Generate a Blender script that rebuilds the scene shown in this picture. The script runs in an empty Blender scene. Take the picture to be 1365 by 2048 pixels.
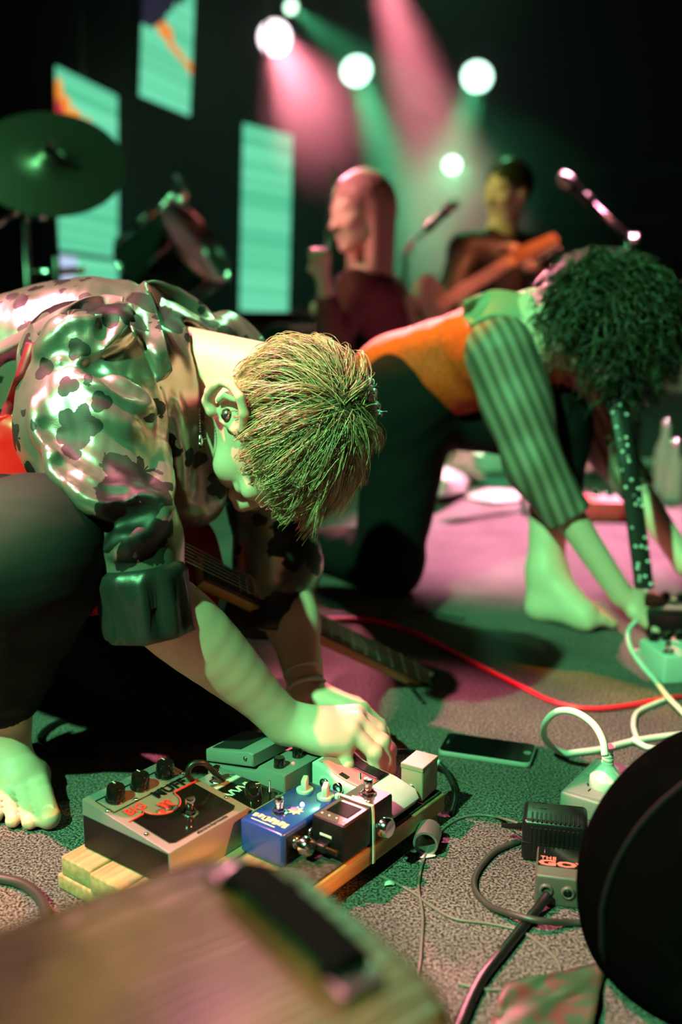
import bpy, bmesh, math, random
import numpy as np
from mathutils import Matrix, Vector

# ------------------------------------------------------------------ camera
FPX = 35 / 36 * 2048
PITCH = math.radians(11.5)
CAM = np.array([0, 0, .63])
FW = np.array([0, math.cos(PITCH), -math.sin(PITCH)])
UP = np.array([0, math.sin(PITCH), math.cos(PITCH)])
scene = bpy.context.scene
COL = scene.collection
cd = bpy.data.cameras.new('camera')
cam = bpy.data.objects.new('camera', cd)
COL.objects.link(cam)
cam.location = CAM
cam.rotation_euler = (math.pi / 2 - PITCH, 0, 0)
cd.sensor_fit = 'VERTICAL'
cd.sensor_height = 36
cd.sensor_width = 24
cd.lens = 35
cd.clip_start = .02
cd.dof.use_dof = True
cd.dof.focus_distance = 1.185
cd.dof.aperture_fstop = 2.1
scene.camera = cam

# ------------------------------------------------------------------ light
scene.view_settings.view_transform = 'Standard'
scene.view_settings.look = 'None'
scene.view_settings.gamma = 1
scene.view_settings.exposure = 0
scene.view_settings.use_curve_mapping = False
world = bpy.data.worlds.new('world')
scene.world = world
world.use_nodes = True
world.node_tree.nodes['Background'].inputs['Color'].default_value = (.10, .16, .13, 1)
world.node_tree.nodes['Background'].inputs['Strength'].default_value = .012


def spot(name, loc, aim, col, watt, deg, blend=.15, rad=.04):
    l = bpy.data.lights.new(name, 'SPOT')
    l.color = col
    l.energy = watt
    l.spot_size = math.radians(deg)
    l.spot_blend = blend
    l.shadow_soft_size = rad
    o = bpy.data.objects.new(name, l)
    COL.objects.link(o)
    o.location = loc
    d = Vector(aim) - Vector(loc)
    o.rotation_euler = d.to_track_quat('-Z', 'Y').to_euler()
    return o


GREEN = (.22, 1, .38)
ROSE = (1, .22, .34)
# front-of-house profile spot from the audience's left, and the rose wash rigged above the band
spot('stage_spot_green', (-2.05, -1.62, 3.6), (.12, 1.5, .2), GREEN, 2000, 34, .4, .05)
spot('stage_spot_rose', (-1.85, 1.30, 3.7), (-.10, .93, .1), ROSE, 1700, 23, .35, .035)
spot('stage_spot_magenta', (1.9, 5.4, 3.8), (.62, 2.85, 0), (1, .34, .52), 9000, 15, .6, .06)
spot('stage_spot_backlight', (.5, 6.4, 3.7), (.35, 2.0, .2), GREEN, 200, 40, .6, .08)
spot('added_spot_amber', (2.6, .1, 2.0), (-.17, .97, .04), (1, .27, .05), 1100, 5.0, .5, .04)  # added unseen lamp, turns the fuzz pedal's right face orange
spot('stage_spot_amber_back', (-1.6, 4.6, 3.6), (.20, 2.2, .62), (1, .30, .02), 1500, 5.5, .5, .04)
spot('stage_spot_lime', (-2.6, 3.0, 3.2), (.69, 4.4, 1.07), (.75, 1, .22), 500, 5.5, .5, .04)
spot('stage_spot_coral', (2.8, 2.0, 3.0), (.81, 3.97, .93), (1, .28, .12), 1100, 7, .5, .04)
spot('stage_spot_drums', (-3.2, 1.6, 3.6), (-.95, 3.7, .9), GREEN, 420, 26, .5, .06)
spot('added_spot_rose_side', (-3.2, 3.0, 3.4), (.06, 3.65, 1.0), (1, .30, .36), 1500, 6, .5, .05)  # added unseen lamp that pinkens the long-haired musician
spot('added_spot_rose_glare', (-.35, 4.2, 3.3), (-.02, .42, .31), (1, .30, .38), 300, 8, .6, .10)  # added unseen lamp, puts a pink glare on the gold lid

# ------------------------------------------------------------------ kit
rnd = random.Random(7)
MW = {}


def ray(x, y):
    return np.array([1., 0, 0]) * (x - 682.5) / FPX + UP * (1024 - y) / FPX + FW


def A(x, y, Y):
    "the point at distance Y up-stage seen at picture point x, y"
    d = ray(x, y)
    return CAM + d * (Y / d[1])


def G(x, y, z=0.):
    "the point at height z seen at picture point x, y"
    d = ray(x, y)
    return CAM + d * ((z - CAM[2]) / d[2])


def tag(o, label=None, cat=None, group=None, kind=None):
    for k, v in (('label', label), ('category', cat), ('group', group), ('kind', kind)):
        if v:
            o[k] = v
    return o


def link(o, parent=None, world=False, mat=None):
    COL.objects.link(o)
    m = mat or Matrix.Identity(4)
    o.matrix_basis = m
    if parent is not None:
        o.parent = parent
        pm = MW[parent.name]
        if world:
            o.matrix_parent_inverse = pm.inverted()
            MW[o.name] = m
        else:
            MW[o.name] = pm @ m
    else:
        MW[o.name] = m
    return o


def thing(name, label, cat, loc=(0, 0, 0), rz=0., group=None, kind=None):
    o = bpy.data.objects.new(name, None)
    o.empty_display_size = .05
    link(o, mat=Matrix.Translation(Vector([float(c) for c in loc])) @ Matrix.Rotation(rz, 4, 'Z'))
    return tag(o, label, cat, group, kind)


def obj(name, vf, mat, parent=None, world=False, smooth=True, m=None, uv=None, auto=None):
    v, f = vf
    me = bpy.data.meshes.new(name)
    me.from_pydata([tuple(map(float, p)) for p in v] if not isinstance(v, np.ndarray) else v.tolist(), [], f if not isinstance(f, np.ndarray) else f.tolist())
    me.materials.append(mat)
    if smooth:
        me.polygons.foreach_set('use_smooth', [True] * len(me.polygons))
        if auto:
            me.set_sharp_from_angle(angle=math.radians(auto))
    me.update()
    o = bpy.data.objects.new(name, me)
    return link(o, parent, world, m)


def J(*parts):
    V, F, n = [], [], 0
    for v, f in parts:
        V += [tuple(map(float, p)) for p in v]
        F += [[i + n for i in q] for q in f]
        n += len(v)
    return V, F


def TR(vf, m):
    v, f = vf
    return [tuple(m @ Vector([float(c) for c in p])) for p in v], f


def mv(vf, x=0, y=0, z=0):
    return [(float(p[0]) + x, float(p[1]) + y, float(p[2]) + z) for p in vf[0]], vf[1]


def rot(vf, ang, ax):
    return TR(vf, Matrix.Rotation(ang, 4, ax))


def bmvf(bm):
    bm.verts.index_update()
    r = [tuple(v.co) for v in bm.verts], [[v.index for v in f.verts] for f in bm.faces]
    bm.free()
    return r


def rbox(sx, sy, sz, r=.002, seg=2, z0=True):
    "rounded box, base at z = 0"
    bm = bmesh.new()
    bmesh.ops.create_cube(bm, size=1)
    for v in bm.verts:
        v.co.x *= sx
        v.co.y *= sy
        v.co.z = v.co.z * sz + (sz / 2 if z0 else 0)
    if r > 0:
        bmesh.ops.bevel(bm, geom=bm.edges[:], offset=r, segments=seg, affect='EDGES', profile=.5)
    return bmvf(bm)


def hexbox(pts, r=.002, seg=2):
    "eight corners: four of the bottom, four of the top, both counter-clockwise"
    bm = bmesh.new()
    vs = [bm.verts.new([float(c) for c in p]) for p in pts]
    for q in ((3, 2, 1, 0), (4, 5, 6, 7), (0, 1, 5, 4), (1, 2, 6, 5), (2, 3, 7, 6), (3, 0, 4, 7)):
        bm.faces.new([vs[i] for i in q])
    if r > 0:
        bmesh.ops.bevel(bm, geom=bm.edges[:], offset=r, segments=seg, affect='EDGES', profile=.5)
    return bmvf(bm)


def extrude(outline, h, r=0., seg=2):
    "prism over a flat outline in xy, base at z = 0"
    bm = bmesh.new()
    n = len(outline)
    b = [bm.verts.new((p[0], p[1], 0)) for p in outline]
    t = [bm.verts.new((p[0], p[1], h)) for p in outline]
    bm.faces.new(b[::-1])
    top = bm.faces.new(t)
    for i in range(n):
        bm.faces.new((b[i], b[(i + 1) % n], t[(i + 1) % n], t[i]))
    bmesh.ops.recalc_face_normals(bm, faces=bm.faces[:])
    if r > 0:
        es = [e for e in bm.edges if abs(e.verts[0].co.z - e.verts[1].co.z) < 1e-6]
        bmesh.ops.bevel(bm, geom=es, offset=r, segments=seg, affect='EDGES', profile=.5)
    return bmvf(bm)


def lathe(prof, n=24):
    "profile of (radius, z), from bottom to top; closes on the axis where radius = 0"
    V, F, rings = [], [], []
    for r, z in prof:
        if r < 1e-6:
            rings.append([len(V)])
            V.append((0, 0, z))
        else:
            rings.append(list(range(len(V), len(V) + n)))
            V += [(r * math.cos(2 * math.pi * i / n), r * math.sin(2 * math.pi * i / n), z) for i in range(n)]
    for a, b in zip(rings, rings[1:]):
        for i in range(n):
            j = (i + 1) % n
            if len(a) == 1 and len(b) > 1:
                F.append([a[0], b[j], b[i]][::-1])
            elif len(b) == 1 and len(a) > 1:
                F.append([a[i], a[j], b[0]])
            elif len(a) > 1:
                F.append([a[i], a[j], b[j], b[i]])
    return V, F


def cyl(r, h, n=20, bev=0.):
    if bev:
        return lathe([(0, 0), (r - bev, 0), (r, bev), (r, h - bev), (r - bev, h), (0, h)], n)
    return lathe([(0, 0), (r, 0), (r, h), (0, h)], n)


def spline(pts, n=8):
    "Catmull-Rom through the points"
    P = np.array([[float(c) for c in p] for p in pts])
    P = np.vstack([2 * P[0] - P[1], P, 2 * P[-1] - P[-2]])
    out = []
    for i in range(1, len(P) - 2):
        for t in np.linspace(0, 1, n, endpoint=False):
            a, b, c, d = P[i - 1:i + 3]
            out.append(.5 * (2 * b + (c - a) * t + (2 * a - 5 * b + 4 * c - d) * t * t + (3 * b - a - 3 * c + d) * t ** 3))
    out.append(P[-2])
    return np.array(out)


def tube(path, r, n=8, cap=True, flat=1.):
    P = np.array([[float(c) for c in p] for p in path])
    m = len(P)
    R = np.full(m, r) if np.isscalar(r) else np.interp(np.linspace(0, 1, m), np.linspace(0, 1, len(r)), r)
    T = np.gradient(P, axis=0)
    T /= np.linalg.norm(T, axis=1)[:, None] + 1e-12
    u = np.cross(T[0], [0, 0, 1.])
    if np.linalg.norm(u) < 1e-3:
        u = np.cross(T[0], [0, 1., 0])
    u /= np.linalg.norm(u)
    V, F = [], []
    for i in range(m):
        u = u - T[i] * (u @ T[i])
        u /= np.linalg.norm(u) + 1e-12
        w = np.cross(T[i], u)
        for k in range(n):
            a = 2 * math.pi * k / n
            V.append(P[i] + R[i] * (u * math.cos(a) + w * math.sin(a) * flat))
    for i in range(m - 1):
        for k in range(n):
            F.append([i * n + k, i * n + (k + 1) % n, (i + 1) * n + (k + 1) % n, (i + 1) * n + k])
    if cap:
        F.append(list(range(n))[::-1])
        F.append(list(range((m - 1) * n, m * n)))
    return [tuple(p) for p in V], F


def rod(a, b, r, r2=None, n=12):
    return tube([a, b], [r, r if r2 is None else r2], n)


def align(frm, z, x=None):
    "matrix whose z axis points along z, placed at frm"
    z = Vector([float(c) for c in z]).normalized()
    x = Vector([float(c) for c in (x if x is not None else (1, 0, 0))])
    if abs(x.normalized().dot(z)) > .97:
        x = Vector((0, 1, 0))
    y = z.cross(x).normalized()
    x = y.cross(z)
    m = Matrix((x, y, z)).transposed().to_4x4()
    return Matrix.Translation(Vector([float(c) for c in frm])) @ m


FONT_CACHE = {}


def text_vf(s, size, depth=.0003, shear=0., space=1., bold=0.):
    c = bpy.data.curves.new('t', 'FONT')
    c.body = s
    c.size = size
    c.extrude = depth
    c.shear = shear
    c.space_character = space
    c.offset = bold
    c.resolution_u = 2
    c.align_x = 'CENTER'
    c.align_y = 'CENTER'
    o = bpy.data.objects.new('t', c)
    COL.objects.link(o)
    dg = bpy.context.evaluated_depsgraph_get()
    me = bpy.data.meshes.new_from_object(o.evaluated_get(dg))
    r = [tuple(v.co) for v in me.vertices], [list(p.vertices) for p in me.polygons]
    bpy.data.objects.remove(o)
    bpy.data.curves.remove(c)
    bpy.data.meshes.remove(me)
    return r


# ------------------------------------------------------------------ materials
def mat(name, col, rough=.5, metal=0., spec=.5, emit=None, es=0., bump=None, var=None, coat=0., sheen=0., trans=0., sss=0., aniso=0.):
    "bump = (scale, strength, kind); var = (scale, second colour, low, high)"
    m = bpy.data.materials.new(name)
    m.use_nodes = True
    nt = m.node_tree
    b = nt.nodes['Principled BSDF']
    b.inputs['Base Color'].default_value = (*col, 1)
    b.inputs['Roughness'].default_value = rough
    b.inputs['Metallic'].default_value = metal
    b.inputs['Specular IOR Level'].default_value = spec
    b.inputs['Coat Weight'].default_value = coat
    b.inputs['Coat Roughness'].default_value = .08
    b.inputs['Sheen Weight'].default_value = sheen
    b.inputs['Transmission Weight'].default_value = trans
    b.inputs['Anisotropic'].default_value = aniso
    if sss:
        b.inputs['Subsurface Weight'].default_value = sss
        b.inputs['Subsurface Radius'].default_value = (.012, .004, .002)
        b.inputs['Subsurface Scale'].default_value = .5
    if emit:
        b.inputs['Emission Color'].default_value = (*emit, 1)
        b.inputs['Emission Strength'].default_value = es
    tc = nt.nodes.new('ShaderNodeTexCoord')
    if var:
        n = nt.nodes.new('ShaderNodeTexNoise')
        n.inputs['Scale'].default_value = var[0]
        n.inputs['Detail'].default_value = 5
        nt.links.new(tc.outputs['Object'], n.inputs['Vector'])
        r = nt.nodes.new('ShaderNodeValToRGB')
        r.color_ramp.elements[0].position = var[2]
        r.color_ramp.elements[0].color = (*col, 1)
        r.color_ramp.elements[1].position = var[3]
        r.color_ramp.elements[1].color = (*var[1], 1)
        nt.links.new(n.outputs['Fac'], r.inputs['Fac'])
        nt.links.new(r.outputs['Color'], b.inputs['Base Color'])
    if bump:
        kind = bump[2] if len(bump) > 2 else 'noise'
        if kind == 'noise':
            n = nt.nodes.new('ShaderNodeTexNoise')
            n.inputs['Detail'].default_value = 6
        elif kind == 'voronoi':
            n = nt.nodes.new('ShaderNodeTexVoronoi')
        else:
            n = nt.nodes.new('ShaderNodeTexWave')
        n.inputs['Scale'].default_value = bump[0]
        nt.links.new(tc.outputs['Object'], n.inputs['Vector'])
        bp = nt.nodes.new('ShaderNodeBump')
        bp.inputs['Strength'].default_value = bump[1]
        bp.inputs['Distance'].default_value = .001
        nt.links.new(n.outputs[0], bp.inputs['Height'])
        nt.links.new(bp.outputs['Normal'], b.inputs['Normal'])
    return m


# ------------------------------------------------------------------ signed distance sculpting
class Field:
    "a sampled distance field: shapes are blended in, then skinned as one continuous surface"

    def __init__(s, ax, ay, az):
        s.ax = [np.asarray(a, np.float32) for a in (ax, ay, az)]
        s.d = np.full([len(a) for a in s.ax], .5, np.float32)

    def _sl(s, lo, hi):
        sl = []
        for i in range(3):
            a, b = np.searchsorted(s.ax[i], (lo[i], hi[i]))
            if b <= a:
                return None
            sl.append(slice(a, b))
        return tuple(sl)

    def _put(s, sl, d, k, op):
        o = s.d[sl]
        if op == 's':
            d = -d
            h = np.maximum(k - np.abs(o - d), 0) / k if k else 0
            s.d[sl] = np.maximum(o, d) + h * h * k * .25
        else:
            h = np.maximum(k - np.abs(o - d), 0) / k if k else 0
            s.d[sl] = np.minimum(o, d) - h * h * k * .25

    def cap(s, a, b, ra, rb=None, k=.01, op='u'):
        rb = ra if rb is None else rb
        a = np.asarray(a, float)
        b = np.asarray(b, float)
        m = max(ra, rb) + k + .03
        sl = s._sl(np.minimum(a, b) - m, np.maximum(a, b) + m)
        if sl is None:
            return
        X, Y, Z = (s.ax[0][sl[0]][:, None, None], s.ax[1][sl[1]][None, :, None], s.ax[2][sl[2]][None, None, :])
        ab = b - a
        L = max(float(ab @ ab), 1e-9)
        t = np.clip(((X - a[0]) * ab[0] + (Y - a[1]) * ab[1] + (Z - a[2]) * ab[2]) / np.float32(L), 0, 1)
        d = np.sqrt((X - a[0] - t * ab[0]) ** 2 + (Y - a[1] - t * ab[1]) ** 2 + (Z - a[2] - t * ab[2]) ** 2) - (ra + (rb - ra) * t)
        s._put(sl, d.astype(np.float32), k, op)

    def chain(s, pts, rs, k=.01, op='u'):
        for i in range(len(pts) - 1):
            s.cap(pts[i], pts[i + 1], rs[i], rs[i + 1], k, op)

    def ell(s, c, r, R=None, k=.01, op='u'):
        "R: rows are the ellipsoid's own axes"
        c = np.asarray(c, float)
        m = max(r) + k + .03
        sl = s._sl(c - m, c + m)
        if sl is None:
            return
        X, Y, Z = np.meshgrid(s.ax[0][sl[0]] - c[0], s.ax[1][sl[1]] - c[1], s.ax[2][sl[2]] - c[2], indexing='ij')
        if R is not None:
            X, Y, Z = (R[i][0] * X + R[i][1] * Y + R[i][2] * Z for i in range(3))
        k0 = np.sqrt((X / r[0]) ** 2 + (Y / r[1]) ** 2 + (Z / r[2]) ** 2) + 1e-6
        k1 = np.sqrt((X / r[0] ** 2) ** 2 + (Y / r[1] ** 2) ** 2 + (Z / r[2] ** 2) ** 2) + 1e-6
        s._put(sl, (k0 * (k0 - 1) / k1).astype(np.float32), k, op)

    def plane(s, p, n, k=.004):
        "cut away everything on the side n points to"
        n = np.asarray(n, float) / np.linalg.norm(n)
        X, Y, Z = s.ax[0][:, None, None], s.ax[1][None, :, None], s.ax[2][None, None, :]
        d = (X - p[0]) * n[0] + (Y - p[1]) * n[1] + (Z - p[2]) * n[2]
        s._put((slice(None),) * 3, (-d).astype(np.float32), k, 's')

    def at(s, p):
        q = []
        for i in range(3):
            a = s.ax[i]
            j = int(np.clip(np.searchsorted(a, p[i]) - 1, 0, len(a) - 2))
            q.append((j, min(max((p[i] - a[j]) / (a[j + 1] - a[j]), 0), 1)))
        (i, u), (j, v), (k, w) = q
        c = s.d[i:i + 2, j:j + 2, k:k + 2]
        c = c[0] * (1 - u) + c[1] * u
        c = c[0] * (1 - v) + c[1] * v
        return float(c[0] * (1 - w) + c[1] * w)

    def hit(s, x, y, y0=.8, y1=2.6, step=.003):
        "first surface point seen at picture point x, y"
        Y = y0
        while Y < y1:
            p = A(x, y, Y)
            if all(s.ax[i][0] < p[i] < s.ax[i][-1] for i in range(3)) and s.at(p) < 0:
                return p
            Y += step
        return None

    def skin(s, smooth=1):
        D = s.d
        ins = D < 0
        c = np.zeros([n - 1 for n in D.shape], np.uint8)
        for i in (0, 1):
            for j in (0, 1):
                for k in (0, 1):
                    c += ins[i:D.shape[0] - 1 + i, j:D.shape[1] - 1 + j, k:D.shape[2] - 1 + k]
        act = np.argwhere((c > 0) & (c < 8))
        idx = np.full(c.shape, -1, np.int32)
        idx[tuple(act.T)] = np.arange(len(act))
        corners = np.array([(i, j, k) for i in (0, 1) for j in (0, 1) for k in (0, 1)])
        val = np.stack([D[tuple((act + o).T)] for o in corners], 1)
        pos = np.stack([np.stack([s.ax[q][(act + o)[:, q]] for q in range(3)], 1) for o in corners], 1)
        acc = np.zeros((len(act), 3))
        cnt = np.zeros(len(act))
        for a in range(8):
            for b in range(a + 1, 8):
                if np.abs(corners[a] - corners[b]).sum() != 1:
                    continue
                va, vb = val[:, a], val[:, b]
                m = (va < 0) != (vb < 0)
                t = (va / (va - vb + 1e-12))[m][:, None]
                acc[m] += pos[m, a] * (1 - t) + pos[m, b] * t
                cnt[m] += 1
        V = acc / cnt[:, None]
        F = []
        for ax in range(3):
            o = [0, 0, 0]
            o[ax] = 1
            n = D.shape
            lo = ins[:n[0] - o[0], :n[1] - o[1], :n[2] - o[2]]
            hi = ins[o[0]:, o[1]:, o[2]:]
            e = np.argwhere(lo != hi)
            u, w = (ax + 1) % 3, (ax + 2) % 3
            e = e[(e[:, u] > 0) & (e[:, w] > 0) & (e[:, u] < c.shape[u]) & (e[:, w] < c.shape[w])]
            q = []
            for du, dw in ((0, 0), (-1, 0), (-1, -1), (0, -1)):
                g = e.copy()
                g[:, u] += du
                g[:, w] += dw
                q.append(idx[tuple(g.T)])
            q = np.stack(q, 1)
            fl = ~lo[tuple(e.T)]
            q[fl] = q[fl][:, ::-1]
            F.append(q)
        F = np.vstack(F)
        F = F[(F >= 0).all(1)]
        for _ in range(smooth):
            V = relax(V, F)
        return V, F


def relax(V, F, w=.6):
    S = np.zeros_like(V)
    n = np.zeros(len(V))
    for i in range(4):
        a, b = F[:, i], F[:, (i + 1) % 4]
        for x, y in ((a, b), (b, a)):
            for q in range(3):
                S[:, q] += np.bincount(x, V[y, q], len(V))
            n += np.bincount(x, minlength=len(V))
    return V * (1 - w) + w * S / np.maximum(n, 1)[:, None]


def normals(V, F):
    fn = np.cross(V[F[:, 2]] - V[F[:, 0]], V[F[:, 3]] - V[F[:, 1]])
    N = np.zeros_like(V)
    for i in range(4):
        for q in range(3):
            N[:, q] += np.bincount(F[:, i], fn[:, q], len(V))
    return N / (np.linalg.norm(N, axis=1)[:, None] + 1e-12)


def wrinkle(P, f, seed=0, st=(1, 1, 1)):
    "smooth folded noise in -1 .. 1"
    r = np.random.RandomState(seed)
    Q = P * np.array(st) * f
    out = 0
    for o in range(4):
        a = r.normal(size=(3, 3))
        a /= np.linalg.norm(a, axis=1)[:, None]
        out = out + np.sin(Q @ a[0] * (1 + .6 * o) + 1.7 * np.sin(Q @ a[1] * .7 + o) + 1.3 * np.sin(Q @ a[2] * .55 + 2 * o)) / (1 + .5 * o)
    return out / 2.4


def lin(a, b, h):
    return np.arange(a, b + h, h)

# ------------------------------------------------------------------ structure
def carpet_mat():
    m = mat('carpet', (.2, .2, .2), rough=.95, spec=.15)
    nt = m.node_tree
    b = nt.nodes['Principled BSDF']
    tc = nt.nodes.new('ShaderNodeTexCoord')
    n1 = nt.nodes.new('ShaderNodeTexNoise')
    n1.inputs['Scale'].default_value = 330
    n1.inputs['Detail'].default_value = 4
    n1.inputs['Roughness'].default_value = .65
    n2 = nt.nodes.new('ShaderNodeTexNoise')
    n2.inputs['Scale'].default_value = 6
    n2.inputs['Detail'].default_value = 3
    r1 = nt.nodes.new('ShaderNodeValToRGB')
    r1.color_ramp.elements[0].position = .42
    r1.color_ramp.elements[0].color = (.016, .015, .016, 1)
    r1.color_ramp.elements[1].position = .60
    r1.color_ramp.elements[1].color = (.34, .30, .29, 1)
    r2 = nt.nodes.new('ShaderNodeValToRGB')
    r2.color_ramp.elements[0].position = .3
    r2.color_ramp.elements[0].color = (.62, .62, .62, 1)
    r2.color_ramp.elements[1].position = .7
    r2.color_ramp.elements[1].color = (1, 1, 1, 1)
    mx = nt.nodes.new('ShaderNodeMix')
    mx.data_type = 'RGBA'
    mx.blend_type = 'MULTIPLY'
    mx.inputs[0].default_value = 1
    for n in (n1, n2):
        nt.links.new(tc.outputs['Object'], n.inputs['Vector'])
    nt.links.new(n1.outputs['Fac'], r1.inputs['Fac'])
    nt.links.new(n2.outputs['Fac'], r2.inputs['Fac'])
    nt.links.new(r1.outputs['Color'], mx.inputs[6])
    nt.links.new(r2.outputs['Color'], mx.inputs[7])
    nt.links.new(mx.outputs[2], b.inputs['Base Color'])
    bp = nt.nodes.new('ShaderNodeBump')
    bp.inputs['Strength'].default_value = .9
    bp.inputs['Distance'].default_value = .003
    nt.links.new(n1.outputs['Fac'], bp.inputs['Height'])
    nt.links.new(bp.outputs['Normal'], b.inputs['Normal'])
    return m


M = {}
M['carpet'] = carpet_mat()
M['wall'] = mat('black_wall', (.012, .012, .012), rough=.9, bump=(30, .2))
M['rail'] = mat('grey_rail', (.10, .12, .11), rough=.6)
M['black'] = mat('black_plastic', (.006, .006, .0065), rough=.32, bump=(900, .12))
M['rubber'] = mat('black_rubber', (.016, .016, .016), rough=.5)
M['chrome'] = mat('chrome', (.85, .85, .86), rough=.12, metal=1)
M['steel'] = mat('brushed_steel', (.36, .33, .34), rough=.38, metal=.55, bump=(500, .05), aniso=.5)
M['darksteel'] = mat('dark_hardware', (.22, .22, .22), rough=.3, metal=.9)


def struct(name, vf, m):
    return tag(obj(name, vf, m, smooth=False), kind='structure')


def slab(x0, x1, y0, y1, z0, z1):
    return mv(rbox(x1 - x0, y1 - y0, z1 - z0, 0), (x0 + x1) / 2, (y0 + y1) / 2, z0)


struct('floor', slab(-6, 6, -3, 10, -.1, 0), M['carpet'])
struct('wall_back', slab(-6, 6, 9.8, 10, 0, 5), M['wall'])
struct('wall_left', slab(-6.2, -6, -3, 10, 0, 5), M['wall'])
struct('wall_right', slab(6, 6.2, -3, 10, 0, 5), M['wall'])
struct('ceiling', slab(-6, 6, -3, 10, 5, 5.1), M['wall'])
for i, (z, h) in enumerate(((1.86, .10), (1.42, .07))):
    struct('trim_%d' % (i + 1), slab(1.5, 6, 9.70, 9.8, z, z + h), M['rail'])

# ------------------------------------------------------------------ the crouching guitarist
def nd(nt, t, **kw):
    n = nt.nodes.new(t)
    for k, v in kw.items():
        setattr(n, k, v)
    return n


def nmath(nt, op, a, b=None, c=None):
    n = nd(nt, 'ShaderNodeMath', operation=op)
    for i, v in enumerate((a, b, c)):
        if v is None:
            continue
        if isinstance(v, (int, float)):
            n.inputs[i].default_value = v
        else:
            nt.links.new(v, n.inputs[i])
    return n.outputs[0]


def floral_mat():
    m = mat('floral_satin', (.7, .68, .6), rough=.27, metal=.55, aniso=.4)
    nt = m.node_tree
    b = nt.nodes['Principled BSDF']
    tc = nd(nt, 'ShaderNodeTexCoord')
    sep = nd(nt, 'ShaderNodeSeparateXYZ')
    nt.links.new(tc.outputs['Object'], sep.inputs[0])
    wob = nd(nt, 'ShaderNodeTexNoise')
    wob.inputs['Scale'].default_value = 75
    wob.inputs['Detail'].default_value = 4
    nt.links.new(tc.outputs['Object'], wob.inputs['Vector'])
    masks = []
    shade = None
    for sc, size, keep, off, petals in ((9.5, .44, .30, 0., 7), (15, .38, .55, 3.3, 5), (27, .36, .62, 7.1, 3)):
        sca = nd(nt, 'ShaderNodeVectorMath', operation='MULTIPLY_ADD')
        nt.links.new(tc.outputs['Object'], sca.inputs[0])
        sca.inputs[1].default_value = (sc, sc, sc)
        sca.inputs[2].default_value = (off, off * .7, off * .3)
        vo = nd(nt, 'ShaderNodeTexVoronoi')
        vo.inputs['Scale'].default_value = 1
        nt.links.new(sca.outputs[0], vo.inputs['Vector'])
        dv = nd(nt, 'ShaderNodeVectorMath', operation='SUBTRACT')
        nt.links.new(sca.outputs[0], dv.inputs[0])
        nt.links.new(vo.outputs['Position'], dv.inputs[1])
        s2 = nd(nt, 'ShaderNodeSeparateXYZ')
        nt.links.new(dv.outputs[0], s2.inputs[0])
        th = nmath(nt, 'ARCTAN2', s2.outputs[2], s2.outputs[0])
        pet = nmath(nt, 'ABSOLUTE', nmath(nt, 'COSINE', nmath(nt, 'MULTIPLY', th, petals / 2)))
        rad = nmath(nt, 'MULTIPLY_ADD', pet, .35 * size, .75 * size)
        rad = nmath(nt, 'ADD', rad, nmath(nt, 'MULTIPLY', nmath(nt, 'SUBTRACT', wob.outputs['Fac'], .5), .55 * size))
        ms = nmath(nt, 'LESS_THAN', vo.outputs['Distance'], rad)
        s3 = nd(nt, 'ShaderNodeSeparateColor')
        nt.links.new(vo.outputs['Color'], s3.inputs[0])
        ms = nmath(nt, 'MULTIPLY', ms, nmath(nt, 'GREATER_THAN', s3.outputs[0], keep))
        masks.append(ms)
        if shade is None:
            shade = nmath(nt, 'MULTIPLY', pet, vo.outputs['Distance'])
    mk = nmath(nt, 'MAXIMUM', nmath(nt, 'MAXIMUM', masks[0], masks[1]), masks[2])
    flower = nd(nt, 'ShaderNodeMix', data_type='RGBA')
    nt.links.new(nmath(nt, 'MULTIPLY', shade, 2.2), flower.inputs[0])
    flower.inputs[6].default_value = (.004, .0045, .0045, 1)
    flower.inputs[7].default_value = (.016, .015, .014, 1)
    mix = nd(nt, 'ShaderNodeMix', data_type='RGBA')
    nt.links.new(mk, mix.inputs[0])
    mix.inputs[6].default_value = (.42, .39, .34, 1)
    nt.links.new(flower.outputs[2], mix.inputs[7])
    nt.links.new(mix.outputs[2], b.inputs['Base Color'])
    nt.links.new(nmath(nt, 'MULTIPLY_ADD', mk, .28, .27), b.inputs['Roughness'])
    nt.links.new(nmath(nt, 'MULTIPLY_ADD', mk, -.72, .74), b.inputs['Metallic'])
    wv = nd(nt, 'ShaderNodeTexNoise')
    wv.inputs['Scale'].default_value = 900
    nt.links.new(tc.outputs['Object'], wv.inputs['Vector'])
    bp = nd(nt, 'ShaderNodeBump')
    bp.inputs['Strength'].default_value = .12
    bp.inputs['Distance'].default_value = .001
    nt.links.new(wv.outputs['Fac'], bp.inputs['Height'])
    nt.links.new(bp.outputs['Normal'], b.inputs['Normal'])
    return m


M['satin'] = floral_mat()
M['lining'] = mat('satin_lining', (.028, .028, .027), rough=.36, metal=.3, bump=(700, .2))
M['skin'] = mat('skin', (.72, .50, .40), rough=.48, spec=.4, sss=.12, bump=(260, .12), var=(14, (.66, .43, .34), .35, .7))
M['jeans'] = mat('black_denim', (.016, .016, .017), rough=.9, spec=.1, bump=(900, .6))
M['blond'] = mat('dark_blond_hair', (.40, .26, .11), rough=.38, spec=.5)
M['roots'] = mat('hair_roots', (.10, .065, .03), rough=.7)
M['nail'] = mat('nail', (.75, .55, .47), rough=.25)
M['maroon'] = mat('maroon_strap', (.30, .012, .03), rough=.45)
M['redlac'] = mat('red_lacquer', (.45, .015, .012), rough=.18, coat=.6)
M['maple'] = mat('maple_neck', (.55, .28, .10), rough=.3, coat=.3)
M['rosewood'] = mat('rosewood', (.035, .018, .012), rough=.5)
M['silver'] = mat('silver_metal', (.8, .8, .8), rough=.2, metal=1)


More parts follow.
